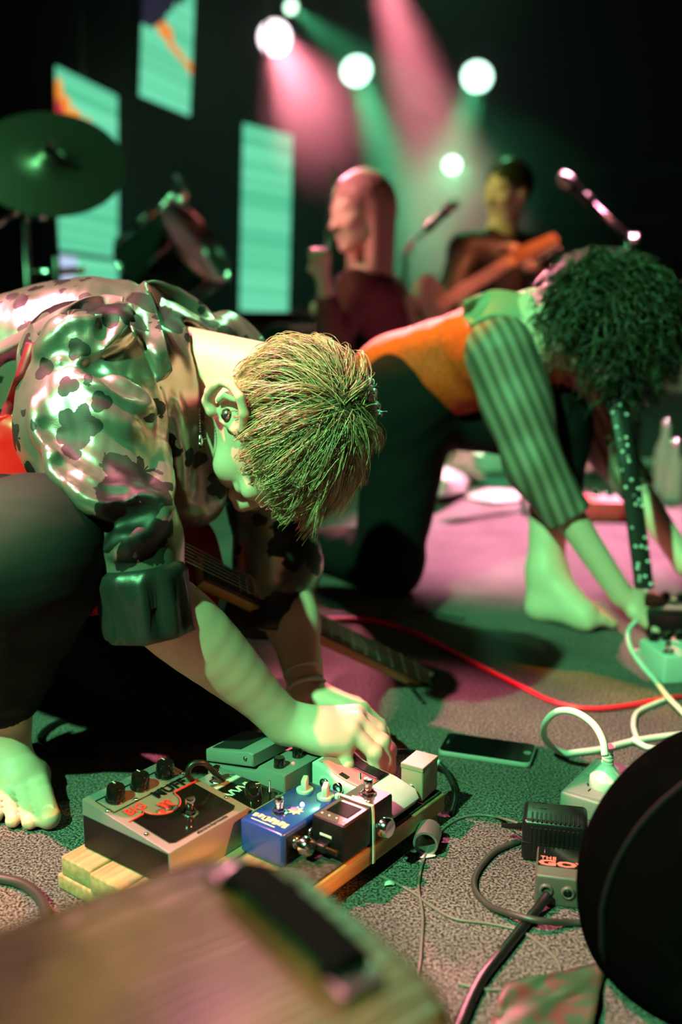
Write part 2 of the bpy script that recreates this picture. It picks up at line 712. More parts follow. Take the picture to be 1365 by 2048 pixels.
def axis(lo, hi, coarse, fine=(), h=.002):
    out, x = [], lo
    while x < hi:
        out.append(x)
        x += h if any(a <= x < b for a, b in fine) else coarse
    return np.array(out)


def frame(f, u):
    f = np.array(f, float)
    f /= np.linalg.norm(f)
    u = np.array(u, float)
    u -= f * (u @ f)
    u /= np.linalg.norm(u)
    return np.array([np.cross(f, u), f, u])


def build_head(F, c, R, S=1., ears=(1, -1), fine=True, es=1.3):
    "cranium, jaw, face and ears blended into field F; rows of R: right, forward, up"
    def H(x, y, z):
        return np.asarray(c) + S * (x * R[0] + y * R[1] + z * R[2])

    def E(p, r, k=.012, op='u'):
        F.ell(H(*p), [q * S for q in r], R, k * S, op)
    E((0, -.012, .03), (.076, .098, .09))
    E((0, .035, -.035), (.058, .06, .072), .03)
    for s in (1, -1):
        F.cap(H(s * .056, .0, -.05), H(s * .012, .068, -.102), .02 * S, .019 * S, .025 * S)
        E((s * .042, .063, -.022), (.024, .022, .02), .02)
    E((0, .074, -.1), (.022, .018, .018), .015)
    F.cap(H(-.036, .08, .022), H(.036, .08, .022), .012 * S, None, .015 * S)
    for s in (1, -1):
        E((s * .032, .1, .0), (.019, .017, .013), .012, 's')
        E((s * .032, .08, .0), (.0125, .0125, .0115), .004)
    F.cap(H(0, .09, .01), H(0, .112, -.034), .008 * S, .013 * S, .012 * S)
    for s in (1, -1):
        E((s * .013, .103, -.038), (.009, .01, .008), .006)
    E((0, .092, -.062), (.025, .011, .007), .006)
    E((0, .091, -.074), (.022, .011, .008), .006)
    if not fine:
        for s in ears:
            E((s * .077, -.008, -.008), (.011, .022, .032), .01)
        return H
    for s in ears:
        def Q(y, z, o=0.):
            return H(s * (.083 + o - .45 * min(y, .02) * es), -.006 + y * es, .002 + z * es)
        F.ell(H(s * .080, -.012, .0), [.006 * S, .019 * S * es, .027 * S * es], R, .006 * S)
        rim = [(.012, .004), (.013, .018), (.006, .029), (-.008, .034), (-.021, .029), (-.028, .016), (-.028, .002), (-.022, -.012), (-.013, -.024), (-.003, -.031), (.005, -.026)]
        for i in range(len(rim) - 1):
            r0 = (.0050 if i < 7 else .0068) * (.5 + .5 * es)
            F.cap(Q(*rim[i], .008 if i > 1 else .002), Q(*rim[i + 1], .008 if i > 0 else .003), r0 * S, r0 * S, .003 * S)
        for p, q in (((-.016, .018), (-.016, .0)), ((-.016, .0), (-.008, -.014)), ((.010, -.004), (.009, -.012))):
            F.cap(Q(*p, .005), Q(*q, .005), .0042 * S, None, .003 * S)
        F.ell(Q(.0, .002, .010), [.009 * S, .010 * S * es, .0115 * S * es], R, .004 * S, 's')
        F.ell(Q(-.004, .019, .011), [.007 * S, .010 * S * es, .0065 * S * es], R, .004 * S, 's')
    return H


CA = A(563, 858, 1.29)
RA = frame((-.30, .0, -.95), (.60, -.77, -.2))
SA = 1.02
neck = A(318, 730, 1.42)
shR, shL = A(200, 770, 1.25), A(440, 730, 1.58)
elR, elL = A(283, 1185, 1.10), A(562, 1130, 1.50)
wrR, wrL = A(572, 1446, 1.17), A(617, 1392, 1.33)
pel = np.array([-.68, 1.56, .40])
hipR, hipL = np.array([-.66, 1.44, .31]), np.array([-.58, 1.66, .28])
knR, knL = A(62, 1100, 1.09), A(400, 1430, 1.45)
anR, anL = A(2, 1432, 1.245), np.array([-.62, 1.80, .06])

FA = Field(axis(-.80, .13, .0042, [(-.18, .09)]), axis(1.0, 1.92, .0042, [(1.1, 1.4)]), axis(-.004, .72, .0042, [(.01, .62)]))
HA = build_head(FA, CA, RA, SA, ears=(1,))
FA.ell(HA(-.079, -.008, -.004), (.012, .02, .03), RA, .008)
# neck and trunk
FA.cap(HA(0, -.035, -.03), neck, .052, .054, .03)
FA.cap(HA(0, -.06, -.02), neck + [.0, .0, .012], .04, .042, .03)
FA.cap(neck + [-.05, .02, -.05], pel, .075, .11, .03)
FA.cap(shR + [.0, .03, -.02], shL + [0, 0, -.03], .052, .052, .03)
FA.cap(pel, (hipR + hipL) / 2, .10, .11, .05)
# legs
FA.chain([hipR, knR, anR], [.075, .052, .033], .03)
FA.chain([hipL, knL, anL], [.075, .052, .03], .03)
FA.cap(anL, anL + [-.1, .06, -.03], .03, .02, .02)
# arms
FA.chain([shR, elR], [.05, .038], .03)
ts = np.linspace(0, 1, 11)
FA.chain([elR * (1 - t) + wrR * t + np.array([0, 0, .006 * math.sin(math.pi * t)]) for t in ts], list(np.interp(ts, [0, .15, .35, .6, .8, .92, 1], [.038, .0425, .0415, .0335, .0265, .0245, .025])), .012)
FA.ell(A(567, 1432, 1.165), (.011, .011, .011), None, .012)
FA.chain([shL, elL], [.05, .043], .03)
FA.chain([elL, elL * .55 + wrL * .45, wrL], [.043, .038, .0245], .02)
# the right hand, palm down, fingers bent onto the small pedal
mR = [A(688, 1492, 1.150), A(702, 1462, 1.160), A(713, 1444, 1.178), A(712, 1428, 1.200)]
palm = A(640, 1462, 1.165)
for q, r in zip(mR, (.0125, .0125, .0128, .0128)):
    FA.cap(wrR * .8 + q * .2, q, .017, r, .012)
FA.cap(wrR, palm, .024, .022, .015)
FA.ell(A(648, 1470, 1.165), (.040, .036, .020), frame((.2, 1, 0), (.25, .1, 1)), .014)
rf = [[mR[0], A(694, 1530, 1.138), A(699, 1556, 1.142), A(705, 1574, 1.150)],
      [mR[1], A(750, 1506, 1.150), A(748, 1540, 1.150), A(733, 1566, 1.156)],
      [mR[2], A(764, 1484, 1.168), A(768, 1522, 1.165), A(755, 1560, 1.166)],
      [mR[3], A(758, 1462, 1.200), A(778, 1500, 1.195), A(781, 1538, 1.190)]]
for c, r in zip(rf, (.0082, .0092, .0096, .0094)):
    FA.chain(c, [r * 1.22, r * 1.06, r * .98, r * .86], .004)
    for q in c[1:3]:
        FA.ell(q, (r * 1.08,) * 3, None, .004)
FA.chain([A(606, 1466, 1.19), A(660, 1496, 1.205), A(704, 1524, 1.195), A(724, 1556, 1.185)], [.018, .014, .0115, .0098], .008)
# the left hand behind it
mL = [A(722, 1432, 1.285), A(722, 1418, 1.30), A(712, 1410, 1.325), A(700, 1408, 1.345)]
for q in mL:
    FA.cap(wrL * .75 + q * .25, q, .018, .0125, .012)
for i, q in enumerate(mL):
    e = q + [.030 - .004 * i, -.012, -.020]
    FA.chain([q, e, e + [.006, -.012, -.026], e + [-.010, -.014, -.042]], [.0115, .010, .0092, .0080], .003)
FA.chain([A(640, 1425, 1.30), A(685, 1450, 1.26), A(722, 1462, 1.24)], [.016, .013, .010], .008)
# the right foot
toes = [(98, 1634, .0138, .010), (60, 1643, .0092, .007), (26, 1640, .0088, .006), (-7, 1630, .0085, .006), (-37, 1612, .0082, .006)]
heel = anR + [-.015, .055, -.05]
FA.cap(anR, heel, .034, .030, .02)
ball = G(40, 1560, .024)
FA.cap(anR + [0, -.005, -.02], ball, .034, .026, .02)
FA.cap(heel, G(-30, 1560, .02), .028, .02, .02)
for i, (x, y, r, z) in enumerate(toes):
    tip = G(x, y, r + .001)
    base = G(70 - 30 * i, 1550 - 4 * i, .022)
    mid = base * .42 + tip * .58 + [0, 0, .007]
    FA.chain([base, mid, tip], [.018 if i == 0 else .0125, r * .94, r], .003)
    FA.cap(ball, base, .026, .017, .015)
    FA.ell(tip + [0, -.002, .0], (r * 1.08, r * 1.1, r), None, .003)
personA = thing('person', 'person in a floral satin shirt crouching, bent over guitar pedals with head down', 'person', (-.42, 1.35, 0))
body = obj('body', FA.skin(2), M['skin'], personA, True)

# toenails
for i, (x, y, r, z) in enumerate(toes[:3]):
    t = G(x, y, r + .001)
    obj('toenail', TR(lathe([(0, .0016), (.6, .0014), (.9, .0006), (1, -.001)][::-1], 14), align(t + np.array([0, -r * .25, r * .82]), (0.05, -.55, .8)) @ Matrix.Diagonal((r * .62, r * .7, 1, 1))), M['nail'], body, True)

# ---- shirt
FS = Field(axis(-.82, .02, .0036), axis(.98, 1.80, .0042), axis(.14, .74, .0036))
FS.cap(neck + [-.05, .02, -.035], pel, .116, .175, .03)
FS.ell(A(90, 720, 1.46), (.20, .13, .105), frame((0, 1, 0), (-.3, 0, .95)), .04)
FS.cap(neck + [-.02, -.03, -.06], pel + [.12, -.06, .0], .105, .13, .03)
FS.cap(shR + [.02, .05, .0], shL + [0, 0, .0], .082, .075, .05)
FS.cap(A(330, 800, 1.37), A(385, 985, 1.38), .078, .05, .04)
FS.chain([A(170, 735, 1.27), A(172, 860, 1.21), A(218, 985, 1.16), A(272, 1085, 1.12), A(285, 1150, 1.105)], [.082, .079, .064, .047, .046], .03)
FS.chain([shL, A(540, 1000, 1.55), A(555, 1130, 1.50), A(545, 1190, 1.45)], [.075, .062, .064, .056], .03)
# traced folds: ridges pulled out of the satin and the creases beside them
ridges = [([(66, 800), (95, 880), (160, 935), (230, 968), (285, 990)], .011, .010),
          ([(95, 895), (130, 950), (185, 985), (250, 1000), (296, 1003)], .010, .012),
          ([(145, 950), (190, 1003), (255, 1020), (300, 1000)], .010, .008),
          ([(230, 1100), (262, 1075), (295, 1040), (308, 1005)], .011, .009),
          ([(80, 700), (105, 690), (118, 660), (140, 640)], .009, .010),
          ([(115, 715), (135, 690), (150, 660), (170, 630)], .009, .010),
          ([(160, 712), (172, 690), (185, 655), (215, 625)], .010, .010),
          ([(195, 690), (225, 665), (245, 640), (250, 615)], .010, .009),
          ([(185, 760), (230, 785), (270, 810), (300, 830)], .012, .007),
          ([(195, 820), (235, 850), (262, 870)], .010, .004),
          ([(300, 760), (318, 850), (325, 950), (330, 1030)], .009, .008),
          ([(350, 800), (360, 900), (372, 1000)], .009, .008)]
for pts, r, out in ridges:
    hp = [FS.hit(x, y) for x, y in pts]
    hp = [h + ray(*p) * (r - 1.35 * out) for h, p in zip(hp, pts) if h is not None]
    if len(hp) > 1:
        hp = spline(hp, 4)
        FS.chain(hp, list(np.interp(np.linspace(0, 1, len(hp)), [0, .2, .7, 1], [r * .5, r, r, r * .45])), .016)
for pts, r in (([(185, 735), (235, 752), (285, 785)], .010), ([(90, 850), (150, 905), (225, 945)], .007), ([(120, 925), (180, 965), (250, 985)], .006), ([(230, 1035), (265, 1035), (295, 1020)], .010), ([(100, 705), (125, 680), (140, 655)], .006), ([(138, 705), (158, 680), (172, 650)], .006), ([(175, 705), (200, 670), (225, 640)], .006)):
    hp = [FS.hit(x, y) for x, y in pts]
    hp = [h for h in hp if h is not None]
    if len(hp) > 1:
        FS.chain(list(spline(hp, 3)), [r] * (3 * (len(hp) - 1) + 1), .012, 's')
FS.cap(HA(0, -.035, -.04), neck + [-.02, .01, .015], .060, .058, .012, 's')
V, F = FS.skin(2)
N = normals(V, F)
w = np.clip((V[:, 2] - .2) / .2, .3, 1)[:, None]
V = V + N * (.0032 * wrinkle(V, 55, 3, (1, .8, .55))[:, None] + .0009 * wrinkle(V, 140, 5, (1, .7, .5))[:, None]) * w
shirt = obj('shirt', (V, F), M['satin'], personA, True)


def sheet(rows, th=.0025, n=6, wob=0., seed=1):
    "a cloth panel through rows of points, with thickness"
    R = [spline(r, n) for r in rows]
    R = np.array([spline([R[i][j] for i in range(len(rows))], n) for j in range(len(R[0]))])
    a, b = R.shape[:2]
    P = R.reshape(-1, 3)
    if wob:
        P = P + wob * np.stack([wrinkle(P, 60, seed + i) for i in range(3)], 1)
    F = np.array([[i * b + j, i * b + j + 1, (i + 1) * b + j + 1, (i + 1) * b + j] for i in range(a - 1) for j in range(b - 1)])
    N = normals(P, F)
    n0 = len(P)
    E = [i * b for i in range(a)] + [(a - 1) * b + j for j in range(1, b)] + [i * b + b - 1 for i in range(a - 2, -1, -1)] + [j for j in range(b - 2, 0, -1)]
    S = [[E[i], E[(i + 1) % len(E)], E[(i + 1) % len(E)] + n0, E[i] + n0] for i in range(len(E))]
    return np.vstack([P + N * th / 2, P - N * th / 2]), F.tolist() + [[q + n0 for q in f[::-1]] for f in F.tolist()] + S


# collar: the near leaf folded over, its inside and the far leaf
def on(field, x, y, Y, out=.008):
    "in front of the surface seen at x, y, or at distance Y where nothing is hit"
    h = field.hit(x, y)
    p = A(x, y, Y)
    return p if h is None or h[1] - out > Y else A(x, y, h[1] - out)


leaf = [[(289, 562, 1.40), (310, 610, 1.36), (330, 680, 1.33), (346, 742, 1.30)],
        [(270, 578, 1.38), (288, 635, 1.34), (308, 695, 1.31), (332, 757, 1.29)],
        [(251, 600, 1.36), (262, 652, 1.33), (288, 708, 1.30), (314, 765, 1.28)]]
obj('collar', sheet([[on(FS, x, y, Y, o) for x, y, Y in r] for r, o in zip(leaf, (.045, .036, .016))], .003, 6, .001), M['satin'], shirt, True)
inn = [[(289, 563, 1.42), (312, 610, 1.38), (332, 680, 1.35), (350, 745, 1.33)],
       [(312, 568, 1.46), (336, 628, 1.41), (354, 690, 1.37), (378, 770, 1.345)],
       [(330, 580, 1.48), (350, 640, 1.43), (366, 700, 1.385), (398, 805, 1.36)]]
obj('collar_stand', sheet([[on(FA, x, y, Y, o) for x, y, Y in r] for r, o in zip(inn, (.020, .012, .006))], .003, 6, .0008), mat('maroon_lining', (.13, .012, .022), rough=.5), shirt, True)
obj('collar', sheet([[A(289, 562, 1.415), A(322, 563, 1.46), A(365, 580, 1.50), A(412, 612, 1.52), A(446, 665, 1.50)],
                     [A(312, 620, 1.435), A(345, 640, 1.475), A(385, 660, 1.50), A(418, 680, 1.51), A(442, 700, 1.49)]], .003, 6, .0012), M['satin'], shirt, True)


def cuff(name, a, b, r0, r1, seed, m, parent, tilt=(0, 0, 0)):
    "a turned-back sleeve end: a doubled, slightly crumpled ring"
    a, b = np.asarray(a), np.asarray(b)
    prof = [(0., r0 * .80), (.06, r0 * .97), (.2, r0), (.55, (r0 + r1) / 2 * 1.02), (.9, r1), (1., r1 * .985), (1.02, r1 * .95), (.93, r1 * .9), (.5, r1 * .86)]
    n = 72
    vf = lathe([(r, t * np.linalg.norm(b - a)) for t, r in prof], n)
    m4 = align(a, b - a + np.asarray(tilt))
    V = np.array([m4 @ Vector(p) for p in vf[0]])
    c = V - (a + np.outer((V - a) @ (b - a) / ((b - a) @ (b - a)), b - a))
    tt = ((V - a) @ (b - a) / ((b - a) @ (b - a)))[:, None]
    V = V + c * (.17 * wrinkle(V, 120, seed, (1, 1, .5))[:, None] + .09 * wrinkle(V, 240, seed + 4, (1, 1, .6))[:, None]) * np.clip(.35 + tt, .3, 1) * np.clip(2.6 - 2.1 * tt, .45, 1)
    return obj(name, (V.tolist(), vf[1]), m, parent, True)


cuff('cuff', A(283, 1128, 1.095), A(304, 1264, 1.09), .051, .054, 11, M['lining'], shirt, (.0, 0, 0))
cuff('cuff', A(540, 1180, 1.46), A(545, 1268, 1.43), .060, .061, 21, M['lining'], shirt, (-.01, 0, 0))

# ---- trousers
FT = Field(lin(-.84, -.08, .0042), lin(.94, 1.95, .0048), lin(.0, .50, .0042))
FT.chain([hipR, knR + [.004, .012, -.006], anR + [.0, -.008, .045]], [.105, .083, .060], .03)
FT.ell(A(68, 1082, 1.085), (.066, .05, .058), None, .03)
FT.chain([hipL, knL + [0, 0, .025], anL + [0, 0, .03]], [.11, .085, .06], .03)
FT.cap(pel + [0, 0, -.02], (hipR + hipL) / 2, .135, .13, .04)
FT.cap(anR + [0, -.005, .028] + (anR - knR) * .27, anR + (anR - knR) * .6, .10, .10, .003, 's')
FT.cap(anR + [0, 0, .06], anR + (anR - knR) * .3, .046, .05, .004, 's')
V, F = FT.skin(2)
N = normals(V, F)
kk = np.linalg.norm(V - knR, axis=1)
V = V + N * ((.004 * wrinkle(V, 42, 8, (1, 1, .8)) + .002 * wrinkle(V, 110, 9)) * np.clip(kk / .14 - .3, .12, 1))[:, None]
V[:, 2] = np.maximum(V[:, 2], .002)
jn = obj('trousers', (V, F), M['jeans'], personA, True)
# light on the knee top is painted into the denim as a pale patch
knee_light = np.exp(-((np.linalg.norm((V - (knR + np.array([-.03, -.045, .06]))) / np.array([.085, .09, .06]), axis=1)) ** 2))
at = jn.data.attributes.new('knee_light', 'FLOAT', 'POINT')
at.data.foreach_set('value', knee_light.astype(np.float32))
nt = M['jeans'].node_tree
an_ = nd(nt, 'ShaderNodeAttribute', attribute_name='knee_light')
mx = nd(nt, 'ShaderNodeMix', data_type='RGBA')
nt.links.new(an_.outputs['Fac'], mx.inputs[0])
mx.inputs[6].default_value = (.008, .008, .009, 1)
mx.inputs[7].default_value = (.055, .051, .048, 1)
nt.links.new(mx.outputs[2], nt.nodes['Principled BSDF'].inputs['Base Color'])

# ---- hair: a scalp cap and locks combed away from the whorl
def strands(paths, r, name, m, parent, sides=3):
    V, F = [], []
    for p, rr in zip(paths, r):
        v, f = tube(p, [rr, rr, rr * .9, rr * .25], sides, False)
        n = len(V)
        V += v
        F += [[i + n for i in q] for q in f]
    return tag(obj(name, (V, F), m, parent, True), kind='stuff')


def hair_mat(name, c0, c1, rough=.3):
    m = mat(name, c0, rough=rough, spec=.5)
    nt = m.node_tree
    g = nd(nt, 'ShaderNodeNewGeometry')
    mx = nd(nt, 'ShaderNodeMix', data_type='RGBA')
    nt.links.new(g.outputs['Random Per Island'], mx.inputs[0])
    mx.inputs[6].default_value = (*c0, 1)
    mx.inputs[7].default_value = (*c1, 1)
    nt.links.new(mx.outputs[2], nt.nodes['Principled BSDF'].inputs['Base Color'])
    return m


M['blond'] = hair_mat('dark_blond_hair', (.15, .09, .035), (.88, .66, .38))


def hairline(ny):
    return np.interp(ny, [-1, -.55, -.2, .0, .25, .6, 1], [-.62, -.55, -.30, .14, .26, .46, .58])


RX = np.array([.078, .099, .092])


def sim(n0, whorl, L, steps, lift, gr, rs, curl=0., frz=.18, out=0.):
    "grow one strand in head space from unit-sphere root n0"
    p = n0 * RX
    t = n0 * (n0 @ whorl) - whorl
    t = t - n0 * (t @ n0)
    t = t / (np.linalg.norm(t) + 1e-6) + rs.normal(size=3) * frz + n0 * (.12 + out)
    t /= np.linalg.norm(t)
    P = [p.copy()]
    ds = L / steps
    gl = np.array([RA[i] @ np.array([0, 0, -1.]) for i in range(3)])
    for i in range(steps):
        p = p + t * ds
        n = p / RX
        q = np.linalg.norm(n)
        lim = 1 + lift * min(1, (i + 1) / 3)
        if q < lim:
            n /= q
            p = n * RX * lim
            t = t - n * min(0, t @ n)
        elif q > lim * 1.02:
            t = t - (n / q) * .16
        t = t + gl * gr * (i / steps) + rs.normal(size=3) * .05
        t /= np.linalg.norm(t)
        P.append(p.copy())
        n = p / RX
        m = (.0 if n[0] > .15 else .18) if n[1] > -.1 else .12
        if i > 1 and ((p[0] > .018 and p[1] > .046) or p[1] > .128):
            break
        if i > 2 and n[1] > -.2 and n[2] < hairline(n[1]) - m:
            break
    while len(P) < steps + 1:
        P.append(P[-1] + (P[-1] - P[-2]) * .15)
    return P


rs = np.random.RandomState(4)
wh = np.array([.10, -.52, .84])
wh /= np.linalg.norm(wh)
off = np.array([0, -.012, .03])
paths, radii = [], []
nl = 0
while nl < 620:
    n0 = rs.normal(size=3)
    n0 /= np.linalg.norm(n0)
    if n0[2] < hairline(n0[1]):
        continue
    nl += 1
    L = rs.uniform(.065, .105) * (1.25 if n0[1] > .15 and n0[2] > .3 else 1)
    if abs(n0[0]) > .75 and n0[2] < .25:
        L *= .45
    if n0[1] < -.5 and n0[2] < -.2:
        L *= .8
    gr = .35 if n0[1] > 0 else .12
    lock = np.array(sim(n0, wh, L, 10, rs.uniform(.02, .075), gr, rs, out=.0 if n0[2] > -.3 else .35))
    for j in range(11):
        o = rs.normal(size=3) * .0068
        o2 = rs.normal(size=3) * .0022
        k = np.linspace(0, 1, 11)[:, None]
        c = lock + off + o * (1 - k ** .7) + o2 * (.4 + k)
        q = np.linalg.norm((c - off) / RX, axis=1)[:, None]
        c = off + (c - off) * np.maximum(1, 1.0 / q)
        paths.append([HA(*v) for v in c[:int(rs.randint(8, 12))]])
        radii.append(rs.uniform(.00035, .0006))
cap = lathe([(0, -1)] + [(math.sin(a), -math.cos(a)) for a in np.linspace(.1, 3.04, 26)] + [(0, 1)], 40)
keep = [i for i, v in enumerate(cap[0]) if v[2] > hairline(v[1]) - .04]
ks = set(keep)
mp = {a: i for i, a in enumerate(keep)}
hair = obj('hair', ([HA(*(np.array(cap[0][i]) * RX * 1.012 + off)) for i in keep], [[mp[i] for i in f] for f in cap[1] if all(i in ks for i in f)]), M['roots'], personA, True)
tag(hair, 'short dark blond hair with a longer fringe')
strands(paths, radii, 'hair_strands', M['blond'], hair)
# short beard along the jaw
paths, radii = [], []
for _ in range(900):
    s = rs.choice([-1, 1])
    t = rs.uniform(0, 1)
    p = np.array([s * (.060 * (1 - t) + .010 * t), .012 * (1 - t) + .082 * t, -.060 * (1 - t) - .108 * t]) + rs.normal(size=3) * [.006, .006, .008]
    d = np.array([s * .5, .35, -.75]) + rs.normal(size=3) * .3
    d /= np.linalg.norm(d)
    l = rs.uniform(.010, .019)
    paths.append([HA(*p), HA(*(p + d * l * .5)), HA(*(p + d * l + [0, .002, 0]))])
    radii.append(.00035)
tag(strands(paths, radii, 'beard', M['blond'], personA), 'short blond beard')

# ---- ear jewellery, bracelets
obj('ear_stud', TR(J(lathe([(0, 0), (.0075, 0), (.0078, .003), (.005, .006), (0, .0065)], 16)), align(HA(.086, -.004, -.001), RA[0])), M['silver'], personA, True)
lobe = HA(.100, .0, -.043)
er = []
for i in range(9):
    er.append(mv(lathe([(0, -.0016), (.0014, 0), (0, .0016)], 8), *(lobe + np.array([.0005, -.002, -.003 - .0036 * i]))))
er.append(mv(lathe([(0, -.017), (.0028, -.013), (.0034, -.008), (.0018, 0), (0, .001)], 12), *(lobe + np.array([.0005, -.002, -.036]))))
obj('earring', J(*er), M['silver'], personA, True)
for i, t in enumerate((.02, .055, .09)):
    c = wrL * (1 - t * 3) + elL * t * 3
    d = elL - wrL
    m4 = align(c, d)
    obj('bracelet', TR(tube([(.0262 * math.cos(a), .0262 * math.sin(a), 0) for a in np.linspace(0, 2 * math.pi, 33)], .0038, 8, False), m4), mat('cord_bracelet', (.55, .55, .5), rough=.7, bump=(400, .5)), personA, True)

# ---- the guitar slung under the player, neck running down to the floor on his far side
gx = A(860, 1392, 1.66) - A(380, 1165, 1.36)
gx /= np.linalg.norm(gx)
gz = np.cross(gx, [.15, 1, .35])
gz = np.array([.2, -.55, .8]) - gx * (np.array([.2, -.55, .8]) @ gx)
gz /= np.linalg.norm(gz)
gy = np.cross(gz, gx)
g0 = A(375, 1160, 1.36)
GM = Matrix(((gx[0], gy[0], gz[0], g0[0]), (gx[1], gy[1], gz[1], g0[1]), (gx[2], gy[2], gz[2], g0[2]), (0, 0, 0, 1)))
guitar = thing('electric_guitar', 'red electric guitar slung from a strap on the person in the satin shirt', 'guitar', (g0[0], g0[1], 0))
body2 = [(.07, .052), (.055, .12), (.0, .135), (-.05, .105), (-.12, .10), (-.19, .135), (-.27, .15), (-.33, .10), (-.35, .0), (-.33, -.10), (-.27, -.15), (-.19, -.13), (-.12, -.10), (-.05, -.115), (.03, -.135), (.06, -.10), (.045, -.05)]
bs = spline(body2 + body2[:1], 4)[:-1]
obj('guitar_body', TR(mv(extrude([tuple(p) for p in bs], .042, .006, 3), 0, 0, -.03), GM), M['redlac'], guitar, True, auto=40)
nk = obj('neck', TR(mv(extrude([(0, -.023), (.52, -.018), (.52, .018), (0, .023)], .020, .006, 3), 0, 0, .012), GM), M['maple'], guitar, True, auto=40)
obj('fretboard', TR(mv(extrude([(0, -.023), (.52, -.018), (.52, .018), (0, .023)], .005, .001, 1), 0, 0, .032), GM), M['rosewood'], nk, True, auto=40)
obj('frets', TR(J(*[mv(rbox(.0015, .043 - .0005 * i, .002, 0), .52 - .52 * (1 - 2 ** (-i / 12)) * 1.35, 0, .036) for i in range(1, 19)]), GM), M['silver'], nk, True, smooth=False)
hd = [(.52, -.021), (.56, -.034), (.69, -.036), (.70, -.028), (.695, .004), (.56, .03), (.52, .021)]
obj('headstock', TR(mv(extrude(hd, .014, .002), 0, 0, .014), GM), M['maple'], guitar, True, auto=40)
for i in range(6):
    x = .565 + .024 * i
    tn = obj('tuning_peg', TR(J(mv(cyl(.0045, .012, 12, .001), x, -.020, .028), TR(cyl(.003, .016, 8), align((x, -.034, .021), (0, -1, 0))), TR(lathe([(0, 0), (.005, .001), (.0075, .006), (.0065, .012), (0, .014)], 12), align((x, -.047, .021), (0, -1, 0)))), GM), M['chrome'], guitar, True)
obj('strings', TR(J(*[rod((-.2, -.018 + .0072 * i, .046), (.565 + .024 * (5 - i), -.0125 + .005 * i, .040), .0005, n=4) for i in range(6)]), GM), M['silver'], guitar, True)
# strap: over the back, and its end beside the arm
strap_px = spline([(-60, 735, 0), (0, 697, 0), (70, 661, 0), (157, 612, 0), (205, 602, 0), (245, 606, 0)], 6)
hits = []
for x, y, _ in strap_px:
    h = FS.hit(x, y)
    hits.append((h if h is not None else A(x, y, 1.36)) - ray(x, y) * .011)
hs = np.array(hits)
for _ in range(6):
    hs[1:-1] = (hs[:-2] + hs[2:] + 2 * hs[1:-1]) / 4
obj('strap', sheet([hs + [0, -.003, -.009], hs + [0, -.002, .0], hs + [0, .004, .008]], .003, 2), mat('plum_strap', (.34, .16, .20), rough=.5, bump=(500, .3)), guitar, True)
st2 = spline([(64, 686, 0), (52, 725, 0), (36, 768, 0), (20, 808, 0), (4, 850, 0), (-20, 890, 0)], 5)
st2 = np.array([on(FS, x, y, 1.30, .008) for x, y, _ in st2])
for _ in range(3):
    st2[1:-1] = (st2[:-2] + st2[2:] + 2 * st2[1:-1]) / 4
obj('strap', sheet([st2 + [-.007, 0, .0], st2 + [.007, -.001, 0]], .003, 2), M['maroon'], guitar, True)

# ------------------------------------------------------------------ pedalboard and pedals
RB = math.radians(-37)
E1 = np.array([math.cos(RB), math.sin(RB), 0])
E2 = np.array([-math.sin(RB), math.cos(RB), 0])


def BP(a, b, z=0.):
    return E1 * a + E2 * b + np.array([0, 0, z])


def wood_mat(name, c0, c1):
    m = mat(name, c0, rough=.7, spec=.3)
    nt = m.node_tree
    tc = nd(nt, 'ShaderNodeTexCoord')
    mp = nd(nt, 'ShaderNodeMapping')
    mp.inputs['Scale'].default_value = (60, 5, 60)
    n = nd(nt, 'ShaderNodeTexNoise')
    n.inputs['Scale'].default_value = 2.5
    n.inputs['Detail'].default_value = 6
    r = nd(nt, 'ShaderNodeValToRGB')
    r.color_ramp.elements[0].position = .3
    r.color_ramp.elements[0].color = (*c0, 1)
    r.color_ramp.elements[1].position = .7
    r.color_ramp.elements[1].color = (*c1, 1)
    nt.links.new(tc.outputs['Object'], mp.inputs[0])
    nt.links.new(mp.outputs[0], n.inputs['Vector'])
    nt.links.new(n.outputs['Fac'], r.inputs['Fac'])
    nt.links.new(r.outputs['Color'], nt.nodes['Principled BSDF'].inputs['Base Color'])
    bp = nd(nt, 'ShaderNodeBump')
    bp.inputs['Strength'].default_value = .5
    bp.inputs['Distance'].default_value = .001
    nt.links.new(n.outputs['Fac'], bp.inputs['Height'])
    nt.links.new(bp.outputs['Normal'], nt.nodes['Principled BSDF'].inputs['Normal'])
    return m


M['pine'] = wood_mat('raw_pine', (.46, .33, .18), (.30, .19, .085))
M['felt'] = mat('black_felt', (.02, .02, .02), rough=.95, bump=(700, 1.), var=(200, (.06, .06, .06), .45, .7))
M['cream'] = mat('cream_print', (.55, .50, .37), rough=.5)
M['whitep'] = mat('white_plastic', (.62, .62, .59), rough=.4)
M['redprint'] = mat('red_print', (.70, .05, .06), rough=.4)
M['blackgloss'] = mat('black_gloss', (.006, .006, .006), rough=.12, coat=.5)
M['greymet'] = mat('grey_hammered_paint', (.20, .215, .205), rough=.45, bump=(400, .25))
M['greyblack'] = mat('black_box_paint', (.005, .005, .0055), rough=.35, spec=.3)
M['blue'] = mat('blue_sparkle', (.012, .045, .27), rough=.28, coat=.4)
M['mintwhite'] = mat('white_enamel', (.52, .57, .54), rough=.35)
M['pinkpr'] = mat('salmon_print', (.75, .22, .22), rough=.45)
M['brown'] = mat('brown_grey_paint', (.10, .075, .07), rough=.4, bump=(500, .2))
M['led_blue'] = mat('blue_led', (.3, .4, 1), emit=(.35, .5, 1), es=9)
M['led_red'] = mat('red_led', (1, .1, .1), emit=(1, .06, .08), es=5)

